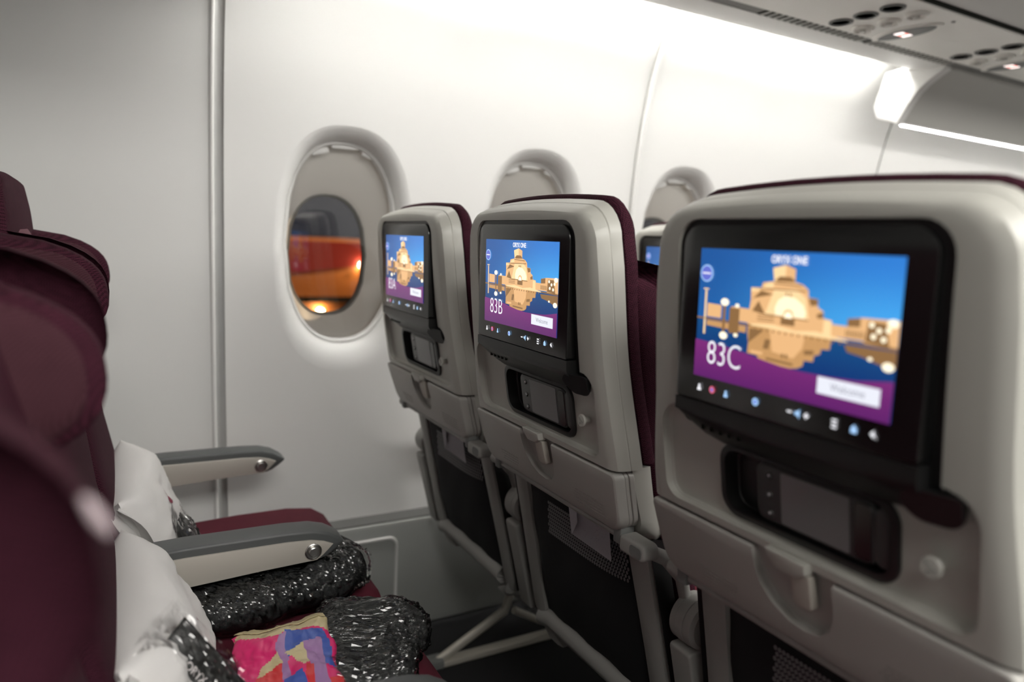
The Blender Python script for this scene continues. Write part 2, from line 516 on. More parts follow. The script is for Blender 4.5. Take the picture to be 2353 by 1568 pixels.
# far side, ends, ceiling, overhead bins
b = bm_new(); add_box(b, X0, X1, -3.05, -3.0, FZ, 1.15); struct(obj('wall_far_side', b, 'far'))
b = bm_new(); add_box(b, X0 - 0.05, X0, -3.0, 1.0, FZ, 1.15); struct(obj('wall_rear', b, 'far'))
b = bm_new(); add_box(b, X1, X1 + 0.05, -3.0, 1.0, FZ, 1.15); struct(obj('wall_front', b, 'ceiling'))
b = bm_new(); add_box(b, X0, X1, -3.0, 1.0, 1.15, 1.2); struct(obj('ceiling', b, 'ceiling'))
b = bm_new()
prism(b, [(0.2115, 0.727), (0.05, 0.745), (-0.12, 0.80), (-0.20, 0.90), (-0.22, 1.02), (-0.20, 1.15), (0.2115, 1.15)], X0, X1, 'x')
bins = tag(obj('overhead_bin', b, 'bin', sharp=50), 'long grey overhead bin running above the service panel', 'overhead bin')
b = bm_new()
prism(b, [(0.505, 0.715), (0.50, 0.640), (0.30, 0.612), (0.05, 0.600), (-0.08, 0.606), (-0.125, 0.64), (-0.13, 0.715)], X0, -0.345, 'x')  # unseen low overhang, shaped so its shadow darkens the upper aft wall
tag(obj('overhead_bin', b, 'bin', sharp=50), 'unseen lower grey overhang shaped to shade the wall above the maroon seats', 'overhead bin')
# ceiling light over the aisle
cl = thing('ceiling_light', 'long warm white ceiling light above the aisle', 'ceiling light', (0, 0, 0))
b = bm_new(); add_box(b, -0.9, X1 - 0.3, -2.55, -1.35, 1.146, 1.15); obj('housing', b, 'wall', cl)
b = bm_new(); add_box(b, -0.86, X1 - 0.34, -2.5, -1.4, 1.138, 1.146); obj('diffuser', b, 'ceil', cl)

# cove between the service panel and the wall, hiding the light strip
b = bm_new()
prism(b, [(0.548, 0.722), (0.60, 0.722), (0.66, 0.728), (0.684, 0.735), (0.684, 0.742), (0.66, 0.737), (0.545, 0.732)], -0.312, 1.953, 'x')
struct(obj('trim_4', b, 'wall', sharp=45))
b = bm_new()
prism(b, [(0.53, 0.735), (0.53, 0.94), (0.66, 0.945), (0.66, 0.955), (0.52, 0.955), (0.52, 0.735)], -0.312, X1, 'x')
struct(obj('trim_5', b, 'wall', sharp=45))
ls = thing('light_strip', 'bright white strip light hidden in the cove above the windows', 'strip light')
b = bm_new(); add_box(b, -0.30, 1.925, 0.690, 0.740, 0.806, 0.820); obj('housing', b, 'wall', ls)
b = bm_new(); add_box(b, -0.295, 1.92, 0.695, 0.735, 0.800, 0.806); obj('diffuser', b, 'strip', ls)

# dark ceiling over the aft, unlit panel
b = bm_new(); add_box(b, X0, -0.312, 0.50, 0.96, 0.735, 0.76); struct(obj('trim_6', b, 'bin'))
b = bm_new(); add_box(b, -0.335, -0.312, 0.52, 0.80, 0.70, 0.95); struct(obj('trim_7', b, 'wall'))

# forward section: white bracket, dark curved cove and a strip light below it
cprof = [(0.545, 0.712), (0.575, 0.695), (0.61, 0.672), (0.64, 0.645), (0.665, 0.61), (0.685, 0.575), (0.695, 0.556)]
b = bm_new()
prism(b, cprof + [(0.715, 0.556), (0.715, 0.73), (0.545, 0.73)], 1.965, X1, 'x')
struct(obj('trim_8', b, 'cove_dark', sharp=50))
fb = bm_new()
prism(fb, cprof + [(0.700, 0.548), (0.785, 0.578), (0.80, 0.62), (0.765, 0.735), (0.66, 0.745), (0.545, 0.73)], 1.93, 1.965, 'x', bev0=0.004, bev1=0.002)
tag(obj('cove_bracket', fb, 'wall', sharp=50), 'curved white bracket ending the lit cove above the forward window', 'bracket')
fs = thing('strip_lamp', 'thin bright strip light along the bottom of the dark forward cove', 'strip light')
b = bm_new(); add_box(b, 1.97, X1 - 0.02, 0.697, 0.714, 0.549, 0.5555); obj('housing', b, 'wall', fs)
b = bm_new(); add_box(b, 1.972, X1 - 0.03, 0.705, 0.713, 0.5465, 0.549); obj('diffuser', b, 'strip2', fs)

# ---------------------------------------------------------------- service panel above the seats
PZ = 0.720
sp = thing('service_panel', 'long beige service panel with reading lights and vents above the seats', 'service panel')
b = bm_new(); add_box(b, X0, X1, 0.228, 0.505, PZ, PZ + 0.02, 0.002, 1); obj('panel', b, 'psu', sp)
b = bm_new(); add_box(b, X0, X1, 0.2125, 0.2275, PZ + 0.003, PZ + 0.014); obj('shadow_gap', b, 'slot', sp)
b = bm_new(); add_box(b, X0, X1, 0.505, 0.548, PZ + 0.004, PZ + 0.016); obj('vent_channel', b, 'joint', sp)
for xa in (1.030, 1.490):                       # two vent grilles of dark slots between ribs
    vent = bm_new(); add_box(vent, xa, xa + 0.435, 0.507, 0.547, PZ + 0.002, PZ + 0.004)
    vo = obj('vent_grille', vent, 'slot', sp)
    rib = None
    for k in range(17):
        if rib is None:
            b = bm_new(); add_box(b, -0.0038, 0.0038, 0.508, 0.546, PZ - 0.0003, PZ + 0.003)
            rib = obj('vent_rib', b, 'cove_dark', vo)
            rib.location.x = xa + 0.012 + 0.0256 * k
        else:
            r = rib.copy(); COL.objects.link(r); r.parent = vo; r.location.x = xa + 0.012 + 0.0256 * k
lamp_red = emit('sign_red', (1.0, 0.10, 0.06), 0.55)
lamp_white = emit('sign_white', (1.0, 0.85, 0.80), 0.75)
first = True
for ux in (1.26, 1.853):
    for j, yy in enumerate((0.452, 0.375, 0.297)):
        b = bm_new()
        lathe(b, [(0.032, 0.0), (0.032, -0.003), (0.027, -0.004), (0.0255, 0.0), (0.022, 0.012), (0.0, 0.013)], (ux, yy, PZ), 'z')
        rl = obj('reading_light', b, ['frame_dark'], sp)
        b = bm_new()
        lathe(b, [(0.0, 0.0045), (0.012, 0.005), (0.014, 0.012)], (ux + 0.006, yy + 0.004, PZ), 'z')
        obj('lens', b, 'metal', rl)
    for j, yy in enumerate((0.454, 0.372, 0.293)):
        b = bm_new()
        lathe(b, [(0.030, 0.001), (0.030, -0.006), (0.026, -0.009), (0.022, -0.008), (0.020, -0.002), (0.0, -0.001)], (ux + 0.098, yy, PZ), 'z')
        ab = obj('air_nozzle', b, 'psu', sp)
        b = bm_new()
        lathe(b, [(0.0, -0.010), (0.009, -0.010), (0.011, -0.002)], (ux + 0.098, yy, PZ), 'z', 16)
        obj('nozzle_core', b, 'shell', ab)
    # lens-shaped sign window
    b = bm_new()
    pts = []
    for k in range(32):
        t = 2 * math.pi * k / 32
        pts.append((ux + 0.222 + 0.048 * math.sin(t) * abs(math.sin(t)) ** 0.2, 0.400 + 0.108 * math.cos(t)))
    prism(b, pts, PZ + 0.002, PZ - 0.004, 'z', bev1=0.003)
    sf = obj('sign_frame', b, 'psu', sp)
    b = bm_new()
    prism(b, [(ux + 0.222 + (x - ux - 0.222) * 0.78, 0.400 + (y - 0.400) * 0.82) for x, y in pts], PZ - 0.001, PZ - 0.0052, 'z')
    obj('sign_lens', b, 'frame_dark', sf)
    for nm, mm, dx in (('no_smoking_symbol', lamp_red, 0.0), ('seat_belt_symbol', lamp_white, -0.0165), ('seat_belt_symbol', lamp_white, 0.0165)):
        b = bm_new()
        add_box(b, ux + 0.222 + dx - 0.008, ux + 0.222 + dx + 0.008, 0.396, 0.424, PZ - 0.0062, PZ - 0.005, 0.0005, 1)
        obj(nm, b, mm, sf)
    for (sx, sy) in ((ux + 0.23, 0.27), (ux + 0.23, 0.50)):
        b = bm_new(); lathe(b, [(0.0, -0.002), (0.005, -0.002), (0.006, 0.001)], (sx, sy, PZ), 'z', 12)
        obj('screw', b, 'joint', sp)

# ================================================================ SEATS
XC = [(0.16, -0.009), (0.11, -0.005), (0.0, 0.004), (-0.1, 0.016), (-0.24, 0.041), (-0.34, 0.070), (-0.45, 0.105), (-0.6, 0.155), (-0.75, 0.20)]
def xc(z):
    return lerp_table(XC, z)
def bend(bm, lo=-0.40, hi=0.15, step=0.022):
    """Give flat seat-back parts (x = depth) the curve of the seat back."""
    zs = [v.co.z for v in bm.verts]
    k = math.ceil(max(lo, min(zs)) / step)
    while k * step < min(hi, max(zs)):
        bmesh.ops.bisect_plane(bm, geom=bm.verts[:] + bm.edges[:] + bm.faces[:], plane_co=(0, 0, k * step), plane_no=(0, 0, 1), dist=1e-5)
        k += 1
    for v in bm.verts:
        v.co.x += xc(v.co.z)
    return bm

HW = [(0.15, 0.178), (0.112, 0.184), (0.05, 0.197), (-0.1, 0.204), (-0.24, 0.217), (-0.36, 0.208), (-0.5, 0.20)]
def hw(z):
    return lerp_table(HW, z)
def back_outline(off, ztop, r, zbot, crown=0.005, ns=9, nc=7, nt=8):
    """Arched outline of the seat back in (y, z), from bottom right over the top to bottom left."""
    zc = ztop - r
    right = [(-(hw(zbot + (zc - zbot) * i / ns) + off), zbot + (zc - zbot) * i / ns) for i in range(ns + 1)]
    w = hw(zc) + off
    arc = [(-(w - r + r * math.cos(math.pi / 2 * i / nc)), zc + r * math.sin(math.pi / 2 * i / nc)) for i in range(1, nc + 1)]
    half = right + arc
    top = []
    for i in range(1, nt):
        y = -(w - r) * (1 - 2 * i / nt)
        top.append((y, ztop + crown * (1 - (y / (w - r)) ** 2)))
    return half + top + [(-y, z) for y, z in half[::-1]]

TILT = 0.0285
SW, SH = 0.2288, 0.1372
def scr(u, v, lay=0.0):
    z = (v - 0.5) * SH
    return (-TILT * z - 0.0012 - lay * 0.00016, (0.5 - u) * SW, z)

# ---- display picture: sky, lit stone building, water, purple band, button
SM = [sky_emit('scr_sky', ((0.015, 0.12, 0.40), (0.07, 0.45, 0.95), (0.012, 0.10, 0.36), (0.03, 0.22, 0.70)), 0.42),
      emit('scr_water', (0.004, 0.045, 0.22), 0.36, (0.008, 0.10, 0.30), 'Z', ZO - 0.04, ZO + 0.0),
      emit('scr_stone', (0.95, 0.55, 0.25), 0.40), emit('scr_stone_light', (1.0, 0.70, 0.36), 0.46),
      emit('scr_stone_dark', (0.34, 0.18, 0.07), 0.36), emit('scr_reflection', (0.70, 0.38, 0.15), 0.38),
      emit('scr_purple', (0.13, 0.015, 0.16), 0.38, (0.24, 0.03, 0.22), 'Z', ZO - 0.07, ZO - 0.03),
      emit('scr_button', (0.86, 0.88, 0.97), 0.43), emit('scr_lamp', (1.0, 0.90, 0.66), 0.6),
      emit('scr_white', (0.95, 0.95, 1.0), 0.46), emit('scr_icon', (0.40, 0.65, 1.0), 0.45),
      emit('scr_badge', (0.16, 0.20, 0.75), 0.38), emit('scr_text_grey', (0.30, 0.30, 0.36), 0.4),
      emit('scr_icon_red', (0.8, 0.15, 0.22), 0.4), emit('scr_glow', (1.0, 0.84, 0.56), 0.55)]
def poly(b, pts, mi, lay):
    f = b.faces.new([b.verts.new(scr(u, v, lay)) for u, v in pts])
    f.material_index = mi
def disc(b, u, v, r, mi, lay, n=14, sy=1.0):
    poly(b, [(u + r * math.cos(2 * math.pi * k / n), v + r * sy * SW / SH * math.sin(2 * math.pi * k / n)) for k in range(n)], mi, lay)
def put_text(b, body, size, u, v, mi, lay, squeeze=1.0, bold=0.0):
    t = text_bm(body, size, squeeze, bold)
    vm = {}
    for w in t.verts:
        z = (v - 0.5) * SH + w.co.y
        vm[w] = b.verts.new((-TILT * z - 0.0012 - lay * 0.00016, (0.5 - u) * SW - w.co.x, z))
    for f in t.faces:
        g = b.faces.new([vm[w] for w in f.verts]); g.material_index = mi
    t.free()

def picture():
    b = bm_new()
    poly(b, [(0, 0), (1, 0), (1, 0.47), (0, 0.47)], 1, 0)
    poly(b, [(0, 0.465), (1, 0.465), (1, 1), (0, 1)], 0, 0)
    tower = [(0.31, 0.552), (0.318, 0.644), (0.315, 0.736), (0.372, 0.74), (0.378, 0.777), (0.436, 0.793), (0.548, 0.797), (0.582, 0.783),
             (0.608, 0.754), (0.612, 0.704), (0.656, 0.70), (0.658, 0.647), (0.685, 0.624), (0.688, 0.58), (0.726, 0.573), (0.73, 0.466), (0.309, 0.466)]
    # mirrored in the water, squashed and darker
    poly(b, [(u, 0.466 - (v - 0.466) * 0.78) for u, v in tower][::-1], 5, 1)
    poly(b, [(0.425, 0.884), (0.491, 0.91), (0.491, 0.795), (0.436, 0.79)], 3, 1)
    poly(b, [(0.491, 0.91), (0.54, 0.885), (0.541, 0.795), (0.491, 0.795)], 2, 1)
    poly(b, [(0.44, 0.80), (0.465, 0.83), (0.52, 0.83), (0.545, 0.80), (0.52, 0.792), (0.46, 0.792)], 4, 2)
    poly(b, tower, 2, 2)
    poly(b, [(0.32, 0.64), (0.372, 0.72), (0.44, 0.70), (0.33, 0.66)], 4, 3)
    poly(b, [(0.325, 0.56), (0.362, 0.645), (0.40, 0.555)], 4, 3)
    poly(b, [(0.612, 0.70), (0.656, 0.70), (0.657, 0.66), (0.625, 0.65)], 4, 3)
    poly(b, [(0.655, 0.60), (0.685, 0.62), (0.688, 0.58), (0.66, 0.575)], 4, 3)
    poly(b, [(0.40, 0.56), (0.44, 0.735), (0.55, 0.75), (0.60, 0.70), (0.62, 0.56)], 3, 3)
    # tiers: shaded ledges and lit faces
    for (a0, b0, a1, b1) in ((0.38, 0.738, 0.60, 0.748), (0.436, 0.786, 0.58, 0.778), (0.40, 0.56, 0.62, 0.556), (0.32, 0.735, 0.375, 0.735)):
        poly(b, [(a0, b0 - 0.008), (a1, b1 - 0.008), (a1, b1), (a0, b0)], 4, 4)
    poly(b, [(0.38, 0.74), (0.40, 0.775), (0.436, 0.785), (0.436, 0.748)], 3, 4)
    poly(b, [(0.318, 0.705), (0.318, 0.735), (0.372, 0.738), (0.36, 0.715)], 3, 4)
    poly(b, [(0.69, 0.47), (0.692, 0.57), (0.724, 0.57), (0.728, 0.47)], 3, 4)
    # broken reflection of the tiers
    for (q, mi_) in (([(0.32, 0.44), (0.318, 0.33), (0.40, 0.44)], 4), ([(0.43, 0.455), (0.45, 0.30), (0.56, 0.28), (0.60, 0.36), (0.61, 0.455)], 2),
                     ([(0.335, 0.262), (0.40, 0.262), (0.40, 0.285), (0.335, 0.285)], 2), ([(0.61, 0.32), (0.655, 0.33), (0.655, 0.36), (0.61, 0.35)], 4),
                     ([(0.42, 0.235), (0.56, 0.228), (0.56, 0.245), (0.42, 0.252)], 4), ([(0.40, 0.31), (0.43, 0.31), (0.44, 0.38), (0.41, 0.38)], 4)):
        poly(b, q, mi_, 1.5)
    for k in range(14):
        uu = 0.35 + 0.032 * k
        poly(b, [(uu, 0.448), (uu + 0.012, 0.448), (uu + 0.008, 0.432), (uu + 0.002, 0.432)], 4, 6)
    poly(b, [(0.455, 0.56), (0.45, 0.61), (0.465, 0.665), (0.50, 0.70), (0.55, 0.69), (0.59, 0.65), (0.605, 0.60), (0.60, 0.56)], 14, 4)
    poly(b, [(0.495, 0.55), (0.497, 0.585), (0.508, 0.605), (0.522, 0.61), (0.536, 0.604), (0.546, 0.585), (0.548, 0.55)], 2, 5)
    poly(b, [(0.503, 0.55), (0.505, 0.578), (0.522, 0.596), (0.539, 0.578), (0.541, 0.55)], 8, 6)
    poly(b, [(0.485, 0.50), (0.485, 0.55), (0.555, 0.55), (0.555, 0.50)], 4, 4)
    for u in (0.50, 0.52):
        poly(b, [(u, 0.70), (u, 0.72), (u + 0.01, 0.72), (u + 0.01, 0.70)], 4, 4)
        poly(b, [(u, 0.27), (u, 0.30), (u + 0.012, 0.30), (u + 0.012, 0.27)], 4, 3)
    poly(b, [(0.062, 0.582), (0.149, 0.578), (0.149, 0.48), (0.062, 0.48)], 2, 3)
    poly(b, [(0.21, 0.58), (0.315, 0.577), (0.397, 0.55), (0.397, 0.475), (0.21, 0.478)], 2, 3)
    for v in (0.505, 0.522, 0.54):
        poly(b, [(0.36, v), (0.45, v + 0.002), (0.45, v + 0.008), (0.36, v + 0.006)], 4, 4)
    poly(b, [(0.60, 0.55), (0.727, 0.551), (0.787, 0.55), (0.863, 0.549), (0.872, 0.473), (0.60, 0.47)], 2, 3)
    for k in range(8):
        poly(b, [(0.79 + 0.01 * k, 0.485), (0.79 + 0.01 * k, 0.53), (0.795 + 0.01 * k, 0.53), (0.795 + 0.01 * k, 0.485)], 4, 4)
    poly(b, [(0.794, 0.60), (0.854, 0.616), (1.0, 0.624), (1.0, 0.455), (0.873, 0.46), (0.80, 0.549)], 2, 2)
    poly(b, [(0.794, 0.60), (0.848, 0.612), (0.848, 0.556), (0.794, 0.55)], 4, 4)
    poly(b, [(0.88, 0.60), (0.95, 0.60), (0.97, 0.46), (0.87, 0.47)], 4, 4)
    for u, v in ((0.895, 0.58), (0.925, 0.55), (0.905, 0.51), (0.945, 0.50), (0.96, 0.56)):
        disc(b, u, v, 0.010, 8, 5)
    poly(b, [(0.0, 0.47), (1.0, 0.462), (1.0, 0.445), (0.6, 0.458), (0.0, 0.455)], 4, 5)
    poly(b, [(0.33, 0.475), (0.45, 0.49), (0.56, 0.47), (0.66, 0.488), (0.80, 0.462), (0.80, 0.452), (0.56, 0.455), (0.33, 0.462)], 3, 6)
    poly(b, [(0.787, 0.434), (1.0, 0.44), (1.0, 0.337), (0.952, 0.338), (0.866, 0.375), (0.802, 0.389)], 4, 2)
    for u, v, r in ((0.17, 0.605, 0.024), (0.172, 0.352, 0.024), (0.245, 0.59, 0.012), (0.245, 0.37, 0.012), (0.977, 0.603, 0.022), (0.973, 0.34, 0.024), (0.90, 0.37, 0.010)):
        disc(b, u, v, r, 8, 6, sy=0.7)
    for u, w in ((0.05, 0.011), (0.17, 0.016)):
        poly(b, [(u - w / 2, 0.34), (u - w / 2, 0.68 if u < 0.1 else 0.6), (u + w / 2, 0.68 if u < 0.1 else 0.6), (u + w / 2, 0.34)], 3 if u < 0.1 else 4, 5)
    poly(b, [(0.034, 0.685), (0.034, 0.695), (0.066, 0.695), (0.066, 0.685)], 3, 6)
    poly(b, [(0.20, 0.38), (0.20, 0.57), (0.26, 0.57), (0.26, 0.38)], 4, 4)
    poly(b, [(0.062, 0.45), (0.30, 0.45), (0.30, 0.40), (0.062, 0.41)], 5, 2)
    # purple band with a curved top edge
    pu = [(0, 0.289), (0.10, 0.281), (0.20, 0.27), (0.313, 0.252), (0.40, 0.23), (0.50, 0.211), (0.608, 0.204), (0.737, 0.208), (0.857, 0.221), (1.0, 0.259)]
    poly(b, [(0, 0)] + [(1, 0)] + pu[::-1], 6, 7)
    poly(b, [(0.687, 0.088), (0.955, 0.088), (0.955, 0.20), (0.687, 0.20)], 7, 8)
    put_text(b, 'Welcome', 0.0095, 0.821, 0.144, 12, 9, 0.9)
    put_text(b, 'ORYX ONE', 0.0100, 0.507, 0.943, 9, 9, 0.80, 0.00028)
    disc(b, 0.049, 0.81, 0.040, 10, 8); disc(b, 0.049, 0.81, 0.034, 11, 9)
    poly(b, [(0.024, 0.805), (0.074, 0.805), (0.074, 0.816), (0.024, 0.816)], 9, 10)
    for k, (u, mi) in enumerate(zip((0.043, 0.126, 0.212, 0.385, 0.566, 0.607, 0.649, 0.778, 0.863, 0.945), (9, 13, 10, 10, 9, 10, 9, 9, 10, 9))):
        v = -0.086
        if k == 0 or k == 2:
            disc(b, u, v + 0.012, 0.007, mi, 8, 10); poly(b, [(u - 0.013, v - 0.028), (u + 0.013, v - 0.028), (u + 0.008, v), (u - 0.008, v)], mi, 8)
        elif k in (1, 3):
            disc(b, u, v, 0.017, mi, 8, 16); disc(b, u, v, 0.009, 11, 9, 10)
        elif k == 4:
            poly(b, [(u - 0.012, v - 0.006), (u + 0.012, v - 0.006), (u + 0.012, v + 0.006), (u - 0.012, v + 0.006)], mi, 8)
        elif k == 5:
            poly(b, [(u - 0.015, v - 0.012), (u - 0.004, v - 0.012), (u + 0.010, v - 0.034), (u + 0.010, v + 0.034), (u - 0.004, v + 0.012), (u - 0.015, v + 0.012)], mi, 8)
        elif k == 6:
            poly(b, [(u - 0.012, v - 0.006), (u + 0.012, v - 0.006), (u + 0.012, v + 0.006), (u - 0.012, v + 0.006)], mi, 8)
            poly(b, [(u - 0.004, v - 0.02), (u + 0.004, v - 0.02), (u + 0.004, v + 0.02), (u - 0.004, v + 0.02)], mi, 9)
        elif k == 7:
            for dv in (-0.024, 0.0, 0.024):
                poly(b, [(u - 0.012, v + dv - 0.006), (u + 0.012, v + dv - 0.006), (u + 0.012, v + dv + 0.006), (u - 0.012, v + dv + 0.006)], mi, 8)
        elif k == 8:
            poly(b, [(u - 0.013, v - 0.026), (u + 0.013, v - 0.026), (u + 0.013, v + 0.005), (u, v + 0.03), (u - 0.013, v + 0.005)], mi, 8)
        else:
            poly(b, [(u - 0.016, v), (u, v + 0.028), (u, v + 0.01), (u + 0.015, v - 0.03), (u, v - 0.008), (u, v - 0.026)], mi, 8)
    return b

def seat_number(parent, body):
    b = bm_new()
    put_text(b, body, 0.0360, 0.185, 0.195, 0, 9, 0.80, -0.0004)
    obj('seat_number', b, SM[9], parent)

def make_seat(label, loc):
    s = thing('airline_seat', label, 'airline seat', loc)

    # ---- moulded rear shell with openings for screen, panel and handset
    rings = []
    for d, off, zt, r in ((0.0, -0.020, 0.103, 0.040), (0.0022, -0.010, 0.109, 0.046), (0.0070, -0.003, 0.1135, 0.050), (0.014, 0.0, 0.1165, 0.052),
                          (0.025, 0.002, 0.1215, 0.052), (0.0265, 0.0010, 0.1205, 0.052), (0.028, 0.002, 0.1225, 0.052), (0.046, 0.003, 0.129, 0.055), (0.050, -0.002, 0.127, 0.052)):
        rings.append([(d, y, z) for y, z in back_outline(off, zt, r, -0.2425)])
    b = bm_new(); loft(b, rings, True, True, True)
    cuts = []
    c = bm_new(); prism(c, rrect(-0.152, 0.152, -0.13, 0.0995, (0.03, 0.03, 0.012, 0.012), 6), -0.03, 0.02, 'x'); cuts.append(c)
    c = bm_new(); prism(c, rrect(-0.184, 0.184, -0.2335, -0.112, (0.03, 0.03, 0.020, 0.020), 6), -0.03, 0.0130, 'x', bev1=0.008); cuts.append(c)
    c = bm_new(); prism(c, rrect(-0.109, 0.097, -0.2235, -0.1435, 0.022, 6), -0.03, 0.040, 'x'); cuts.append(c)
    b = boolean(b, cuts)
    obj('rear_shell', bend(b), 'shell', s, sharp=28)
    # lower shell behind the tray
    b = bm_new()
    loft(b, [[(d, y, z) for y, z in rrect(-w, w, zb, -0.243, (0.0, 0.0, 0.03, 0.03), 5)] for d, w, zb in ((0.036, 0.208, -0.352), (0.058, 0.212, -0.37), (0.075, 0.208, -0.37))], True, True, True)
    obj('lower_shell', bend(b), 'shell', s, sharp=40)

    # ---- monitor
    b = bm_new(); prism(b, rrect(-0.1515, 0.1515, -0.129, 0.099, (0.03, 0.03, 0.012, 0.012), 6), 0.004, 0.019, 'x')
    obj('monitor_well', bend(b), 'black', s)
    b = bm_new()
    front = rrect(-0.140, 0.142, -0.0965, 0.0925, (0.022, 0.022, 0.004, 0.004), 6)
    front = [(y, z + (0.003 * (1 - (y / 0.142) ** 2) if z > 0.07 else 0)) for y, z in front]
    prism(b, front, 0.0, 0.024, 'x', bev0=0.0015, seg=2)
    for v in b.verts:
        v.co.x += -TILT * v.co.z - 0.0008
    mon = obj('monitor', b, 'blackg', s, sharp=30)
    b = bm_new()                               # cover below the glass, sloping back under the screen
    pr = [(-0.0035 + 0.0055, -0.0975), (-0.003 + 0.0055, -0.112), (0.0045, -0.119), (0.016, -0.132), (0.030, -0.1435), (0.034, -0.1435), (0.034, -0.0975)]
    ringsY = []
    for y, k in ((0.1425, 0.35), (0.141, 0.7), (0.12, 0.9), (0.09, 1.0), (0.0, 1.0), (-0.09, 1.0), (-0.12, 0.97), (-0.1405, 0.88)):
        ringsY.append([(x, y, -0.0975 + (z + 0.0975) * (k if z < -0.115 else 1)) for x, z in pr])
    loft(b, ringsY, True, True, True)
    cov = obj('monitor_cover', b, 'black', mon, sharp=25)
    b = bm_new()
    for k in range(5):
        y = 0.105 - 0.013 * k
        add_box(b, 0.0095, 0.013, y - 0.0012, y + 0.0012, -0.129, -0.1215)
    obj('speaker_slots', b, 'slot', mon)
    b = bm_new()                               # right-hand hinge foot
    loft(b, [[(x, y, z) for y, z in rrect(-0.170, -0.126, -0.146, -0.117, (0.010, 0.004, 0.014, 0.014), 5)] for x in (0.006, 0.026)] , True, True, True)
    for v in b.verts:
        if v.co.x < 0.01:
            v.co.x += max(0, (-0.128 - v.co.z)) * 0.9 + max(0, -0.15 - v.co.y) * 0.5
    obj('monitor_hinge', b, 'black', mon, sharp=30)
    obj('screen_picture', picture(), SM, mon, smooth=False)

    # ---- handset dock
    b = bm_new(); prism(b, rrect(-0.112, 0.100, -0.2265, -0.1405, 0.024, 7), 0.0085, 0.038, 'x', bev0=0.002, seg=2)
    c = bm_new(); prism(c, rrect(-0.1040, 0.0925, -0.2185, -0.1485, 0.018, 6), -0.02, 0.026, 'x', bev1=0.004)
    bmesh.ops.translate(c, verts=c.verts, vec=(0.004, 0, 0))
    obj('handset_dock', bend(boolean(b, [c])), 'black', s, sharp=28)
    b = bm_new(); prism(b, rrect(-0.1015, -0.0875, -0.213, -0.154, 0.006, 4), 0.012, 0.0295, 'x', bev0=0.003)
    obj('dock_grip', bend(b), 'charcoal', s)

    # ---- coat hook with an engraved mark
    b = bm_new(); x0 = xc(-0.185) + 0.0130
    lathe(b, [(0.0, -0.0135), (0.0085, -0.0135), (0.0095, -0.012), (0.0095, -0.0105), (0.0055, -0.009), (0.0055, 0.001)], (x0, -0.145, -0.185), 'x')
    hk = obj('coat_hook', b, 'shell', s)
    b = bm_new(); tube(b, [(x0 - 0.0138, -0.140, -0.180), (x0 - 0.0138, -0.151, -0.187), (x0 - 0.0138, -0.143, -0.1885), (x0 - 0.0138, -0.143, -0.192)], 0.0005, 6)
    obj('hook_mark', b, 'joint', hk)

    # ---- folded tray table: three leaves, notch and latch
    out = rrect(-0.216, 0.216, -0.342, -0.2465, (0.010, 0.010, 0.026, 0.026), 6)
    out = [(y * (1 - 0.05 * max(0, (-0.2465 - z) / 0.0955)), z) for y, z in out]
    b = bm_new(); prism(b, out, -0.003, 0.0165, 'x', bev0=0.0055, bev1=0.001)
    notch = [(0.049, -0.236), (0.047, -0.27), (0.042, -0.289), (0.028, -0.306), (0.008, -0.3165), (-0.012, -0.319), (-0.030, -0.315), (-0.043, -0.303), (-0.050, -0.285), (-0.051, -0.236)]
    c = bm_new(); n0 = prism(c, notch, -0.03, 0.0105, 'x', bev1=0.005)
    b = boolean(b, [c])
    tray = obj('tray_table', bend(b), 'shell2', s, sharp=28)
    for k, (da, db) in enumerate(((0.0175, 0.0245), (0.0255, 0.0345))):
        b = bm_new(); prism(b, [(y * 0.993, z) for y, z in out], da, db, 'x', bev0=0.001, bev1=0.001, seg=1)
        obj('tray_leaf', bend(b), 'shell2', tray, sharp=28)
    for (y0, y1, z0, rows, seed) in ((0.140, 0.078, -0.309, 4, 1), (-0.096, -0.180, -0.303, 5, 2)):
        b = bm_new()                           # a small block of fine print
        rnd = random.Random(seed)
        for k in range(rows):
            y = y0 - rnd.random() * 0.008; z = z0 - k * 0.0052
            while y > y1 + 0.004:
                w = 0.003 + rnd.random() * 0.007
                x = xc(z) - 0.0034
                f = b.faces.new([b.verts.new((x, yy, zz)) for yy, zz in ((y, z), (y - w, z), (y - w, z - 0.0013), (y, z - 0.0013))])
                y -= w + 0.0018
        obj('fine_print', b, 'ink', tray)
    b = bm_new()
    prism(b, [(0.024, -0.236), (0.022, -0.244), (0.012, -0.255), (-0.014, -0.255), (-0.026, -0.247), (-0.026, -0.236)], -0.010, 0.004, 'x', bev0=0.002)
    la = obj('latch', bend(b), 'shell', s, sharp=30)
    b = bm_new()
    prism(b, rrect(-0.026, -0.002, -0.291, -0.250, (0.002, 0.002, 0.007, 0.007), 4), -0.004, 0.006, 'x', bev0=0.002)
    obj('latch_lever', bend(b), 'latch', la, sharp=30)

    # ---- tray hinge rod, blocks and arms
    xr = xc(-0.35) + 0.012
    b = bm_new(); tube(b, [(xr, 0.185, -0.352), (xr, -0.185, -0.352)], 0.006, 10); obj('hinge_rod', b, 'frame', s)
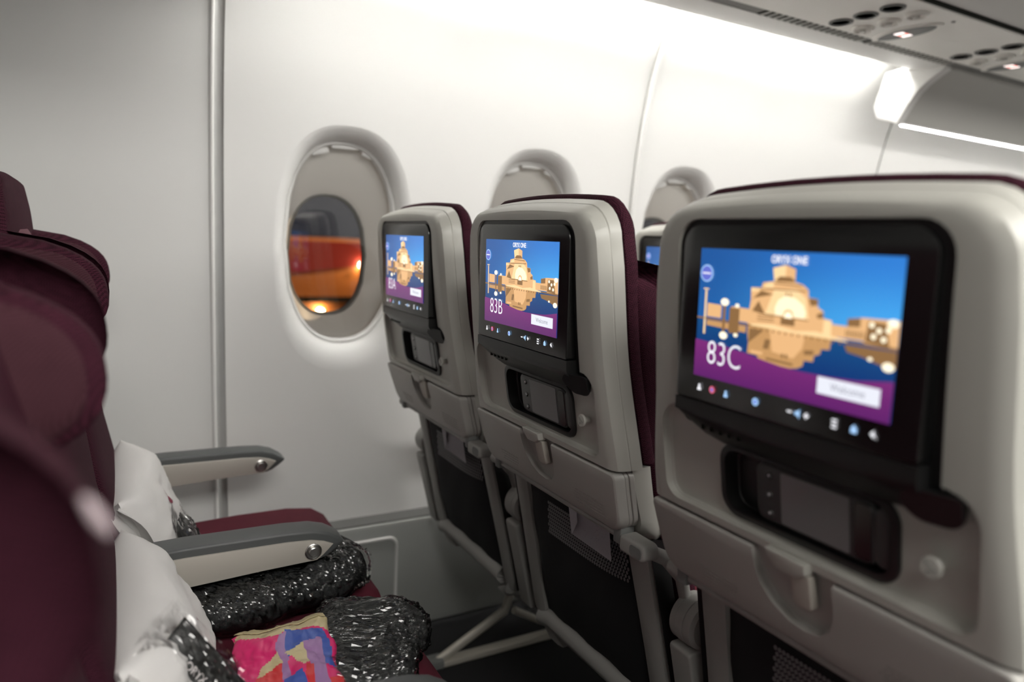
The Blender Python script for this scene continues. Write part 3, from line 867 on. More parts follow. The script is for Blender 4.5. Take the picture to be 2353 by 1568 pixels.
    for sg in (1, -1):
        b = bm_new(); add_box(b, xr - 0.010, xr + 0.016, sg * 0.187 - 0.009, sg * 0.187 + 0.009, -0.362, -0.336, 0.003); obj('hinge_block', b, 'frame_dark', s)
        b = bm_new()
        if sg < 0:
            prism(b, rrect(-0.252, -0.196, -0.368, -0.343, (0.006, 0.011, 0.011, 0.006), 5), xr - 0.012, xr + 0.016, 'x', bev0=0.004, bev1=0.003)
            tube(b, [(xr + 0.008, -0.240, -0.356), (xr + 0.04, -0.240, -0.372), (xr + 0.075, -0.238, -0.41), (xr + 0.095, -0.235, -0.47)], [0.010, 0.011, 0.010, 0.008], 12)
        else:
            tube(b, [(xr, 0.193, -0.350), (xr, 0.214, -0.350)], 0.0105, 14)
        arm = obj('tray_arm', b, 'frame', s, sharp=35)
        if sg < 0:
            b = bm_new(); prism(b, rrect(-0.247, -0.220, -0.3640, -0.3475, 0.006, 4), xr - 0.0128, xr - 0.008, 'x', bev0=0.0008, seg=1)
            obj('arm_cap', b, 'frame_dark', arm, sharp=35)

    # ---- lower frame and literature pocket
    def lf(z):
        return 0.122 + (-0.37 - z) * 0.235
    for sg in (1, -1):
        b = bm_new()
        rr = []
        for z in (-0.33, -0.40, -0.48, -0.56, -0.62, -0.67, -0.70, -0.725):
            w0 = 0.152 + 0.014 * min(1, (-0.36 - z) / 0.24) - (0.05 if z < -0.71 else 0); w1 = 0.197 + 0.012 * min(1, (-0.36 - z) / 0.3) - (0.02 if z < -0.69 else 0) - (0.02 if z < -0.71 else 0)
            x = lf(z)
            rr.append([(x - 0.002, sg * w0, z), (x - 0.006, sg * (w0 + 0.012), z), (x - 0.006, sg * (w1 - 0.008), z), (x, sg * w1, z), (x + 0.03, sg * (w1 + 0.002), z), (x + 0.03, sg * w0, z)])
        loft(b, rr, True, True, True)
        obj('back_frame', b, 'frame', s, sharp=40)
        b = bm_new()
        loft(b, [[(lf(z) + 0.004, sg * (w + 0.003), z), (lf(z) + 0.001, sg * (w + 0.009), z), (lf(z) + 0.03, sg * (w + 0.012), z), (lf(z) + 0.03, sg * (w + 0.003), z)] for z, w in ((-0.36, 0.198), (-0.48, 0.204), (-0.60, 0.209), (-0.69, 0.205))], True, True, True)
        obj('frame_gasket', b, 'black', s, sharp=40)
    b = bm_new()
    path = [(lf(-0.70) + 0.012, 0.188, -0.690), (lf(-0.70) + 0.010, 0.15, -0.682), (lf(-0.7) + 0.008, 0.0, -0.680), (lf(-0.70) + 0.010, -0.15, -0.682), (lf(-0.70) + 0.012, -0.188, -0.690)]
    tube(b, path, 0.030, 14, 0.75); obj('lower_bar', b, 'frame', s, sharp=40)
    b = bm_new()                               # sagging black pocket
    rr = []
    for i in range(15):
        z = -0.365 - 0.30 * i / 14
        w = 0.152 + 0.014 * i / 14
        sag = 0.020 * math.sin(math.pi * min(1, i / 14)) ** 0.7 if i else 0
        rr.append([(lf(z) + 0.004 - sag * (1 - (k / 8 - 1) ** 4) + 0.002 * math.sin(k * 1.3 + i), w * (1 - k / 8), z) for k in range(17)])
    loft(b, rr, False); obj('literature_pocket', b, 'pocket', s, sharp=60)
    b = bm_new()                               # net window near the pocket mouth, its holes as pale cells
    nx, nz = 36, 9
    def NP(i, k):
        y = 0.070 - 0.220 * i / nx; z = -0.392 - 0.062 * k / nz
        t = (-0.365 - z) / 0.30
        return Vector((lf(z) + 0.004 - 0.020 * math.sin(math.pi * t) ** 0.7 * (1 - (y / 0.16) ** 4) - 0.0045, y, z))
    for i in range(nx):
        for k in range(nz):
            o_ = 0.5 if k % 2 else 0.0
            cpt = NP(i + 0.5 + o_, k + 0.5)
            ringo = [cpt + Vector((0, 0.0031 * math.cos(a), 0.0034 * math.sin(a))) for a in [math.pi / 3 * q for q in range(6)]]
            f = b.faces.new([b.verts.new(p) for p in ringo])
    obj('pocket_net', b, plain('net_holes', (0.16, 0.155, 0.16), 0.6) if 'net_holes' not in bpy.data.materials else bpy.data.materials['net_holes'], s)['kind'] = 'stuff'

    # ---- armrest on the window side, with pivot hub between the seats
    ay = 0.255
    top = [(0.205, -0.450), (0.30, -0.4465), (0.46, -0.4475), (0.505, -0.4505), (0.532, -0.458), (0.552, -0.470), (0.559, -0.477), (0.556, -0.481),
           (0.545, -0.490), (0.530, -0.500), (0.517, -0.5045), (0.42, -0.5055), (0.30, -0.512), (0.205, -0.519)]
    b = bm_new(); prism(b, top, ay - 0.027, ay + 0.027, 'y', bev0=0.006, bev1=0.006)
    arm = obj('armrest', b, 'pad', s, sharp=30)
    side = [(0.205, -0.4648), (0.30, -0.462), (0.46, -0.463), (0.500, -0.4655), (0.522, -0.471), (0.5385, -0.4785), (0.530, -0.487), (0.520, -0.4965), (0.510, -0.5035), (0.42, -0.5065), (0.30, -0.513), (0.205, -0.520)]
    for sg in (-1, 1):
        b = bm_new(); prism(b, side, ay + sg * 0.0255, ay + sg * 0.0305, 'y', bev1=0.0015, seg=2); obj('side_panel', b, 'beige', arm, sharp=30)
    b = bm_new()
    lathe(b, [(0.0145, 0.0), (0.0145, -0.0025), (0.0125, -0.0035), (0.0105, -0.0012), (0.0085, -0.001), (0.0085, -0.005), (0.007, -0.006), (0.0, -0.0058)], (0.503, ay - 0.030, -0.486), 'y')
    obj('recline_button', b, 'metal', arm)
    b = bm_new()
    lathe(b, [(0.030, 0.0), (0.037, -0.004), (0.037, -0.014), (0.0365, -0.0145), (0.0375, -0.015), (0.0375, -0.030), (0.036, -0.0305), (0.037, -0.031), (0.036, -0.044), (0.030, -0.048)], (0.182, ay + 0.024, -0.472), 'y', 32)
    hub = obj('armrest_hub', b, 'frame', s, sharp=30)
    b = bm_new()
    prism(b, rrect(0.148, 0.195, -0.70, -0.507, (0.006, 0.008, 0.004, 0.004), 4), ay - 0.022, ay + 0.022, 'y', bev0=0.008, bev1=0.008)
    for v in b.verts: v.co.x += (-0.507 - v.co.z) * 0.25
    obj('armrest_column', b, 'frame', hub, sharp=35)

    # ---- fabric: back cushion, headrest with wings, smooth cover, seat cushion
    def cushion(name, sections, mat, n=20, power=4.0):
        """Soft block: per height z the half width, back depth and front depth."""
        b = bm_new(); rr = []
        for (z, w, xa, xb) in sections:
            ring = []
            for k in range(n * 2):
                t = 2 * math.pi * k / (n * 2)
                cc, ss = math.cos(t), math.sin(t)
                ring.append(((xa + xb) / 2 + (xb - xa) / 2 * math.copysign(abs(cc) ** (2 / power), cc), w * math.copysign(abs(ss) ** (2 / power), ss), z))
            rr.append(ring)
        loft(b, rr, True, True, True)
        return obj(name, b, mat, s, sharp=60)
    sec = []
    for z, w, f in ((0.030, 0.17, 0.02), (0.022, 0.195, 0.05), (0.010, 0.203, 0.07), (-0.02, 0.206, 0.085), (-0.10, 0.208, 0.096), (-0.20, 0.212, 0.088), (-0.30, 0.216, 0.076),
                    (-0.40, 0.226, 0.042), (-0.50, 0.226, 0.040), (-0.58, 0.225, 0.052), (-0.62, 0.20, 0.04)):
        back = xc(z) + 0.050 if z > -0.37 else lf(z) + 0.032
        sec.append((z, w, back, back + f))
    cushion('back_cushion', sec, 'weave', power=5)
    b = bm_new()                               # padded strip wrapping the edge of the shell
    loft(b, [[(d, y, z) for y, z in back_outline(off, zt, r, -0.235)] for d, off, zt, r in ((0.0485, -0.006, 0.125, 0.05), (0.050, 0.003, 0.132, 0.055), (0.056, 0.0050, 0.1365, 0.057), (0.066, 0.003, 0.1365, 0.056), (0.076, -0.006, 0.129, 0.05), (0.080, -0.03, 0.10, 0.04))], True, True, True)
    obj('headrest', bend(b), 'weave', s, sharp=60)
    b = bm_new()                               # smooth cover over the headrest
    rr = []
    for i in range(13):
        z = 0.050 - 0.155 * i / 12
        bulge = 0.014 * math.sin(math.pi * i / 12)
        rr.append([(xc(z) + 0.081 + bulge - 0.004 * (k / 6 - 1) ** 2 + (0.006 if i == 12 else 0), 0.115 * (1 - k / 6), z) for k in range(13)])
    loft(b, rr, False)
    bmesh.ops.solidify(b, geom=b.faces[:], thickness=0.003)
    cv = obj('headrest_cover', b, 'maroon', s, sharp=50)
    b = bm_new()                               # small white emblem on the cover
    tube(b, [(xc(-0.045) + 0.1005, -0.008, -0.035), (xc(-0.045) + 0.1005, 0.0, -0.05), (xc(-0.045) + 0.1005, 0.008, -0.062)], [0.002, 0.005, 0.001], 8)
    obj('emblem', b, 'logo_white', cv)
    for sg in (1, -1):                         # wings folded forward
        b = bm_new(); rr = []
        for i in range(17):
            u = -1 + 2 * i / 16
            z = -0.030 + 0.080 * u
            p = 0.130 * max(0.0, 1 - abs(u) ** 2.6) ** 0.62
            x0 = xc(z) + 0.066
            ring = []
            for k in range(9):                 # inner face, tip, outer face
                t = k / 8
                ring.append((x0 + p * math.sin(t * math.pi / 2), sg * (0.108 + 0.058 * t + 0.012 * math.sin(math.pi * t)), z))
            for k in range(9):
                t = 1 - k / 8
                ring.append((x0 + (p + 0.001) * math.sin(t * math.pi / 2) - 0.002 * (1 - t), sg * (0.150 + 0.042 * t), z))
            rr.append(ring)
        loft(b, rr, True, True, True)
        wing = obj('headrest_wing', b, 'weave', s, sharp=60)
        b = bm_new()                           # finer cloth facing on the inner side of the wing
        fr = []
        for i in range(1, 16):
            u = (-1 + 2 * i / 16) * 0.86
            z = -0.030 + 0.080 * u
            p = 0.115 * max(0.0, 1 - abs(u / 0.9) ** 2.6) ** 0.62
            x0 = xc(z) + 0.069
            fr.append([(x0 + p * math.sin(k / 8 * math.pi / 2), sg * (0.104 + 0.052 * k / 8 + 0.010 * math.sin(math.pi * k / 8)), z) for k in range(9)])
        loft(b, fr, False)
        obj('wing_facing', b, 'weave_fine', wing, sharp=60)
    b = bm_new()
    rr = []
    for (x, zt, zb, w) in ((0.262, -0.625, -0.70, 0.235), (0.272, -0.610, -0.72, 0.24), (0.34, -0.604, -0.73, 0.243), (0.45, -0.600, -0.73, 0.244), (0.56, -0.600, -0.725, 0.244),
                           (0.62, -0.607, -0.72, 0.242), (0.648, -0.625, -0.71, 0.239), (0.660, -0.655, -0.70, 0.232)):
        o2 = rrect(-w, w, zb, zt, 0.028, 5)
        rr.append([(x, y, z + (0.010 * (1 - (y / w) ** 2) if z > (zt + zb) / 2 else 0)) for y, z in o2])
    loft(b, rr, True, True, True); obj('seat_cushion', b, 'seatmat', s, sharp=60)
    b = bm_new(); add_box(b, 0.27, 0.62, -0.235, 0.235, -0.746, -0.722, 0.006); obj('seat_pan', b, 'frame_dark', s)
    return s

ROWS = 'row of airline seats'
GS = 'airline seats of the cabin'
seat_b = make_seat('airline seat with lit screen reading 83B', (0, 0, 0))
seat_b['group'] = GS
def place(label, row, col, number=None):
    o = copy_tree(seat_b)
    o.location = (row * PITCH, col * SEATW, 0)
    o['label'] = label
    if number:
        seat_number([c for c in o.children if c.name.startswith('monitor') and not c.name.startswith('monitor_')][0], number)
    return o
place('airline seat with lit screen reading 83A next to the cabin window wall', 0, 1, '83A')
place('airline seat with lit screen reading 83C beside the aisle', 0, -1, '83C')
place('airline seat in the next row ahead, its screen seen between seats 83B and 83C', 1, 1, '82A')
place('middle airline seat of the next row ahead, standing behind the screen reading 83C', 1, 0)
place('aisle airline seat of the next row ahead, beyond the screen reading 83C', 1, -1)
place('maroon airline seat by the wall with a white pillow and a wrapped dark blanket', -1, 1)
place('maroon middle airline seat holding a white pillow and a pink pouch', -1, 0)
aisle = place('maroon airline seat with a pale emblem on the side of its headrest', -1, -1)
for c in aisle.children:                       # its headrest is pulled a little lower
    if c.name.startswith('headrest_wing'):
        c.location.z -= 0.018
b = bm_new()                                   # pale emblem on the side of that headrest
lathe(b, [(0.0, -0.003), (0.006, -0.002), (0.008, 0.0), (0.006, 0.002), (0.0, 0.003)], (0, 0, 0), 'y', 16)
for v in b.verts:
    v.co = Vector((v.co.x * 0.35 + 0.204 + v.co.z * -0.45, v.co.y * 0.5 - 0.193, v.co.z * 1.0 - 0.032))
obj('emblem', b, 'emblem_pale', [c for c in aisle.children if c.name.startswith('headrest_cover')][0])
seat_number([c for c in seat_b.children if c.name.startswith('monitor') and not c.name.startswith('monitor_')][0], '83B')

# handsets docked in the seat backs
def handset(label, loc):
    h = thing('handset', label, 'remote control', loc, 'handsets docked in the seat backs')
    b = bm_new(); prism(b, rrect(-0.0925, 0.052, -0.2165, -0.1505, (0.012, 0.020, 0.020, 0.012), 6), 0.0125, 0.0295, 'x', bev0=0.004)
    body = obj('body', bend(b), 'charcoal', h, sharp=30)
    b = bm_new(); prism(b, rrect(-0.061, 0.018, -0.2115, -0.1555, 0.002, 3), 0.0118, 0.0142, 'x'); obj('screen', bend(b), 'handscr', h)
    b = bm_new(); prism(b, rrect(-0.085, -0.066, -0.212, -0.155, 0.006, 4), 0.0115, 0.0142, 'x', bev0=0.001, seg=1); obj('side_grip', bend(b), 'blackg', h)
    for k, z in enumerate((-0.163, -0.184, -0.205)):
        b = bm_new(); lathe(b, [(0.0, 0.0115), (0.0035, 0.0115), (0.0045, 0.0130)], (xc(z), 0.033, z), 'x', 14); bt = obj('button', b, 'blackg', h)
        b = bm_new(); lathe(b, [(0.0, 0.0113), (0.0014, 0.0113), (0.0014, 0.0120)], (xc(z), 0.033, z), 'x', 8); obj('button_mark', b, 'paper', bt)
    return h
hs = handset('charcoal handset docked below the screen reading 83B', (0, 0, 0))
for lab, r_, c_ in (('charcoal handset docked below the screen reading 83A', 0, 1), ('charcoal handset docked below the screen reading 83C', 0, -1)):
    o = copy_tree(hs); o.location = (r_ * PITCH, c_ * SEATW, 0); o['label'] = lab

# ---------------------------------------------------------------- seat legs
def leg_frame(label, x):
    t = thing('seat_leg_frame', label, 'seat legs', (x, 0, 0), 'leg frames under the seat rows')
    for yy in (0.64, -0.20):
        b = bm_new(); tube(b, [(0.155, yy, -1.050), (0.26, yy, -0.997), (0.365, yy, -0.945), (0.380, yy, -0.90), (0.384, yy, -0.75)], [0.013, 0.013, 0.013, 0.014, 0.015], 12, 0.8); leg = obj('rear_leg', b, 'alu', t)
        b = bm_new(); tube(b, [(0.395, yy, -0.950), (0.48, yy, -1.0), (0.575, yy, -1.045)], 0.010, 10); obj('front_leg', b, 'alu', t)
        b = bm_new(); add_box(b, 0.14, 0.60, yy - 0.016, yy + 0.016, FZ, FZ + 0.016, 0.003); obj('floor_rail', b, 'alu', t)
        b = bm_new(); add_box(b, 0.13, 0.18, yy - 0.02, yy + 0.02, FZ, FZ + 0.026, 0.004); obj('foot', b, 'frame_dark', t)
    for xx in (0.28, 0.50):
        b = bm_new(); tube(b, [(xx, 0.76, -0.767), (xx, -0.76, -0.767)], 0.017, 12); obj('cross_beam', b, 'frame_dark', t)
    b = bm_new(); prism(b, [(0.27, -0.77), (0.40, -0.77), (0.42, -0.86), (0.37, -0.86)], 0.625, 0.655, 'y'); obj('gusset', b, 'alu', t)
    return t
leg_frame('pale metal leg frame standing below seat 83A', 0.0)
leg_frame('metal leg frame below the seat of the row ahead', PITCH)
leg_frame('metal leg frame hidden below the maroon seats with pillows', -PITCH)

# ---------------------------------------------------------------- folded papers in the pockets
def paper(label, loc):
    b = bm_new()
    def lf(z): return 0.122 + (-0.37 - z) * 0.235
    q = [(-0.003, -0.350), (-0.001, -0.417), (-0.108, -0.419), (-0.116, -0.352)]
    def P(y, z, o): return (lf(z) - 0.024 - o, y, z)
    front = [P(y, z, 0.0) for y, z in q]
    fold = [P(-0.004, -0.352, 0.001), P(-0.002, -0.4165, 0.003), P(-0.034, -0.380, 0.007), P(-0.030, -0.352, 0.003)]
    prm = [b.verts.new(p) for p in front]
    b.faces.new(prm)
    b.faces.new([b.verts.new(p) for p in fold])
    bmesh.ops.solidify(b, geom=b.faces[:], thickness=-0.0012)
    o = tag(obj('paper_bag', b, 'paper', sharp=20), label, 'paper bag', 'folded paper bags in the seat pockets')
    rnd = random.Random(3)
    b = bm_new()
    for k in range(46):
        y = -0.040 - rnd.random() * 0.066; z = -0.362 - rnd.random() * 0.050
        a = 0.6 + rnd.random() * 0.4; L = 0.004
        pts = [(y, z), (y - L * math.cos(a), z + L * math.sin(a)), (y - L * math.cos(a), z + L * math.sin(a) - 0.0006), (y, z - 0.0006)]
        b.faces.new([b.verts.new(P(yy, zz, 0.0016)) for yy, zz in pts])
    obj('printed_pattern', b, 'inkp', o)
    o.location = loc
    return o
paper('folded white paper bag sticking out of the pocket under seat 83B', (0, -0.028, 0))
p2 = paper('folded white paper bag sticking out of the pocket under seat 83A', (0, SEATW - 0.01, 0))

# ================================================================ THINGS LEFT ON THE MAROON SEATS
def fbm(p, s, o=3):
    return noise.fractal(Vector(p) * s, 1.0, 2.0, o)

def frame_at(centre, up, side):
    """Matrix columns: side, up, face normal."""
    u = Vector(up).normalized(); s_ = Vector(side); s_ = (s_ - u * s_.dot(u)).normalized(); n_ = s_.cross(u)
    m = Matrix((s_, u, n_)).transposed().to_4x4()
    m.translation = Vector(centre)
    return m

def pillow(label, centre, up, side, w, h, t, seed, logo):
    m = frame_at(centre, up, side)
    b = bm_new()
    N = 34
    grid = {}
    for face in (1, -1):
        for i in range(N + 1):
            for k in range(N + 1):
                u, v = -1 + 2 * i / N, -1 + 2 * k / N
                edge = max(abs(u), abs(v))
                if face == -1 and edge > 0.999:
                    grid[face, i, k] = grid[1, i, k]; continue
                th = t / 2 * max(0, (1 - u ** 4)) ** 0.6 * max(0, (1 - v ** 4)) ** 0.6
                # pointed corners, drawn-in edges
                pin = 1 - 0.07 * (1 - abs(u) ** 2) * abs(v) ** 6; pin2 = 1 - 0.07 * (1 - abs(v) ** 2) * abs(u) ** 6
                wr = 0.012 * fbm((u + seed, v, face), 1.3) + 0.004 * abs(fbm((u * 1.0 + seed, v * 2.6, face + 5), 2.2)) * (1 if edge < 0.96 else 0.3)
                p = Vector((u * w / 2 * pin2, v * h / 2 * pin, face * th + wr * (0.3 + 0.7 * (1 - edge ** 6))))
                grid[face, i, k] = b.verts.new(m @ p)
    for face in (1, -1):
        for i in range(N):
            for k in range(N):
                q = [grid[face, i, k], grid[face, i + 1, k], grid[face, i + 1, k + 1], grid[face, i, k + 1]]
                try: b.faces.new(q if face == 1 else q[::-1])
                except ValueError: pass
    o = tag(obj('pillow', b, 'white', sharp=70), label, 'pillow', 'white pillows on the maroon seats')
    # open end of the pillow case: a flap standing off the near edge
    b = bm_new()
    for lay in (1, -1):
        rows = []
        for i in range(17):
            v = -0.97 + 1.94 * i / 16
            rows.append([m @ Vector((-w / 2 * (0.93 + 0.055 * k) , v * h / 2 * (0.93 + 0.02 * k), lay * (0.004 + 0.0065 * k * (1 - v * v) + 0.003 * math.sin(i * 0.8 + seed + lay)) + 0.006 * math.sin(i * 0.55 + seed))) for k in range(4)])
        loft(b, rows, False)
    bmesh.ops.solidify(b, geom=b.faces[:], thickness=0.0012)
    obj('case_flap', b, 'white', o, sharp=70)
    # small printed emblem: an oval with a slim curved stroke
    b = bm_new(); lu, lv = logo
    def SP(u, v):
        th = t / 2 * max(0, (1 - u ** 4)) ** 0.6 * max(0, (1 - v ** 4)) ** 0.6
        wr = 0.012 * fbm((u + seed, v, 1), 1.3) + 0.004 * abs(fbm((u + seed, v * 2.6, 6), 2.2))
        pin = 1 - 0.07 * (1 - abs(u) ** 2) * abs(v) ** 6; pin2 = 1 - 0.07 * (1 - abs(v) ** 2) * abs(u) ** 6
        return m @ Vector((u * w / 2 * pin2, v * h / 2 * pin, th + wr * (0.3 + 0.7 * (1 - max(abs(u), abs(v)) ** 6)) + 0.0012))
    b.faces.new([b.verts.new(SP(lu + 0.055 * math.cos(a), lv + 0.075 * math.sin(a))) for a in [2 * math.pi * k / 16 for k in range(16)]])
    b.faces.new([b.verts.new(SP(lu + q[0], lv + q[1])) for q in ((0.03, 0.06), (0.045, 0.10), (0.09, 0.21), (0.06, 0.10), (0.05, 0.06))])
    obj('printed_emblem', b, 'logo', o, sharp=70)
    return o
RX = -PITCH
pillow('white pillow leaning against the seat beside the wall', (-0.518, 0.505, -0.487), (-0.075, 0.0, 0.20), (0.02, 1, 0.0), 0.39, 0.215, 0.115, 2.0, (-0.1, 0.15))
pillow('white pillow leaning against the middle seat behind the headset packet', (-0.517, 0.005, -0.492), (-0.080, 0.0, 0.20), (0.02, 1, 0.0), 0.40, 0.220, 0.120, 7.0, (0.10, 0.15))

def lump(name, label, cat, centre, yawd, L, W, H, seed, mat='blanket', group=None, wrap=1.0, tail=0.05, fold=0):
    """A soft folded blanket in a crinkled clear bag."""
    m = Matrix.Translation(Vector(centre)) @ Matrix.Rotation(math.radians(yawd), 4, 'Z')
    def surf(t, a, grow, crin, sd):
        # t along the length -1..1, a around the section
        rr = max(0.0, 1 - abs(t) ** 5) ** 0.35
        c, s_ = math.cos(a), math.sin(a)
        y = W / 2 * math.copysign(abs(c) ** 0.7, c) * rr; z = H / 2 * math.copysign(abs(s_) ** 0.75, s_) * rr
        x = L / 2 * t
        q = Vector((x, y, z))
        d = 0.16 * H * fbm((x * 9 + seed, y * 9, z * 9), 1.5) + (0.05 * H * math.sin(a * 5 + fold) if fold else 0)
        nrm = Vector((0.2 * t, y / (W * W), z / (H * H))).normalized() if (y or z) else Vector((t, 0, 0))
        q = q * grow + nrm * d
        if crin:
            k = noise.fractal(q * 60 + Vector((sd, 0, 0)), 0.75, 2.2, 5)
            q = q + nrm * (crin * (0.15 + abs(k)))
        q.z = max(q.z, -H / 2)
        return m @ q
    b = bm_new()
    loft(b, [[surf(-1 + 2 * i / 28, 2 * math.pi * k / 30, 1.0, 0, 0) for k in range(30)] for i in range(29)], True, True, True)
    o = tag(obj(name, b, mat, sharp=70), label, cat, group)
    b = bm_new()
    NT, NA = 120, 110
    rings = []
    for i in range(NT + 1):
        t = -1 - tail + (2 + 2 * tail) * i / NT
        tt = max(-0.995, min(0.995, t))
        ring = []
        for k in range(NA):
            p = surf(tt, 2 * math.pi * k / NA, 1.04 * wrap, 0.0060, 3.3)
            if abs(t) > 0.995:                  # loose ends of the bag
                ex = (abs(t) - 0.995) * math.copysign(L * 0.55, t)
                p = p + m.to_3x3() @ Vector((ex, 0.02 * math.sin(k * 0.9) * abs(ex) * 10, abs(ex) * 0.25 * math.sin(k * 2.1)))
            ring.append(p)
        rings.append(ring)
    loft(b, rings, True)
    obj('plastic_wrap', b, 'wrap', o, smooth=False)
    return o
lump('wrapped_blanket', 'rolled dark grey blanket in crinkled clear wrap beside the wall pillow', 'blanket', (-0.315, 0.283, -0.552), 12, 0.32, 0.19, 0.078, 1.0, group='blankets wrapped in clear plastic')
lump('wrapped_blanket', 'folded dark grey blanket in shiny clear wrap behind the pink pouch', 'blanket', (-0.238, 0.016, -0.560), 62, 0.235, 0.180, 0.060, 5.0, group='blankets wrapped in clear plastic', tail=0.12)

# colourful pouch: crumpled rectangular packet with printed colour fields
def pouch(name, label, centre, up, side, w, h, t, fields, seed, cat='pouch', base='pink', back='gold'):
    m = frame_at(centre, up, side)
    root = None
    def SP(u, v, o=0.0, face=1):
        th = t / 2 * max(0, 1 - abs(2 * u - 1) ** 4) ** 0.5 * max(0, 1 - abs(2 * v - 1) ** 4) ** 0.5
        cr = 0.004 * fbm((u * 3 + seed, v * 3, 1), 1.4) + 0.0022 * abs(fbm((u * 5 + seed, v * 5, 4), 1.6))
        ex = 0.006 * fbm((u * 4 + seed, v * 4, 9), 1.0)
        return m @ Vector(((u - 0.5) * w + ex, (v - 0.5) * h + ex, face * th + cr + o))
    b = bm_new(); N = 72
    for face in (1, -1):
        vv = [[b.verts.new(SP(i / N, k / N, 0.0, face)) for k in range(N + 1)] for i in range(N + 1)]
        for i in range(N):
            for k in range(N):
                q = [vv[i][k], vv[i + 1][k], vv[i + 1][k + 1], vv[i][k + 1]]
                f = b.faces.new(q if face == 1 else q[::-1])
                uc, vc = (i + 0.5) / N, (k + 0.5) / N
                mi = 0
                if face == 1:
                    for pts, idx in fields:
                        inside = False
                        for a in range(len(pts)):
                            (xa, ya), (xb, yb) = pts[a], pts[a - 1]
                            if (ya > vc) != (yb > vc) and uc < (xb - xa) * (vc - ya) / (yb - ya) + xa: inside = not inside
                        if inside: mi = idx
                f.material_index = mi
    bmesh.ops.remove_doubles(b, verts=b.verts, dist=1e-5)
    mats = [base, 'gold', 'blue', 'red', 'violet', 'paper', 'cyan']
    o = tag(obj(name, b, mats, sharp=60), label, cat, 'printed amenity pouches')
    b = bm_new(); rows = []                     # gathered top hem
    for i in range(25):
        u = 0.05 + 0.93 * i / 24
        rows.append([SP(u, 0.97, 0.001), SP(u, 1.03, 0.003), m @ (m.inverted() @ SP(u, 1.06) + Vector((0.003 * math.sin(i), 0.004 + 0.003 * math.sin(i * 1.7), -0.006)))])
    loft(b, rows, False); bmesh.ops.solidify(b, geom=b.faces[:], thickness=0.001)
    obj('top_hem', b, back, o, sharp=70)
    return o
FIELDS = [([(0.0, 0.92), (0.40, 0.80), (0.75, 0.86), (1.0, 0.80), (1.0, 1.0), (0.05, 1.0)], 1),
          ([(0.50, 0.52), (0.50, 0.85), (0.92, 0.80), (0.98, 0.35), (0.80, 0.40), (0.70, 0.62)], 2),
          ([(0.42, 0.30), (0.44, 0.80), (0.52, 0.82), (0.50, 0.30)], 4),
          ([(0.16, 0.36), (0.24, 0.50), (0.44, 0.62), (0.44, 0.48)], 1),
          ([(0.14, 0.0), (0.15, 0.36), (0.43, 0.48), (0.42, 0.0)], 3),
          ([(0.50, 0.60), (0.70, 0.66), (0.70, 0.40), (0.62, 0.36)], 1),
          ([(0.68, 0.20), (0.68, 0.66), (0.88, 0.70), (0.86, 0.10)], 4),
          ([(0.44, 0.30), (0.60, 0.32), (0.62, 0.10), (0.42, 0.10)], 2),
          ([(0.60, 0.0), (0.64, 0.36), (0.72, 0.36), (0.74, 0.0)], 3),
          ([(0.84, 0.0), (0.86, 0.20), (1.0, 0.22), (1.0, 0.0)], 3)]
pouch('amenity_pouch', 'crumpled pink, blue and red printed pouch with a gold hem lying beside the folded blanket', (-0.356, -0.022, -0.538), (0.05, 1.0, 0.20), (1.0, -0.26, 0.02), 0.135, 0.160, 0.030, FIELDS, 3.0)
pouch('amenity_pouch', 'cyan and violet printed pouch behind the rolled blanket', (-0.372, 0.392, -0.552), (0.1, -1.0, 0.12), (-1.0, -0.1, 0.04), 0.10, 0.13, 0.022,
      [([(0.55, 0.3), (0.55, 1.0), (0.85, 1.0), (0.85, 0.3)], 3), ([(0.0, 0.0), (0.0, 1.0), (0.5, 1.0), (0.40, 0.0)], 4)], 9.0, base='cyan', back='cyan')

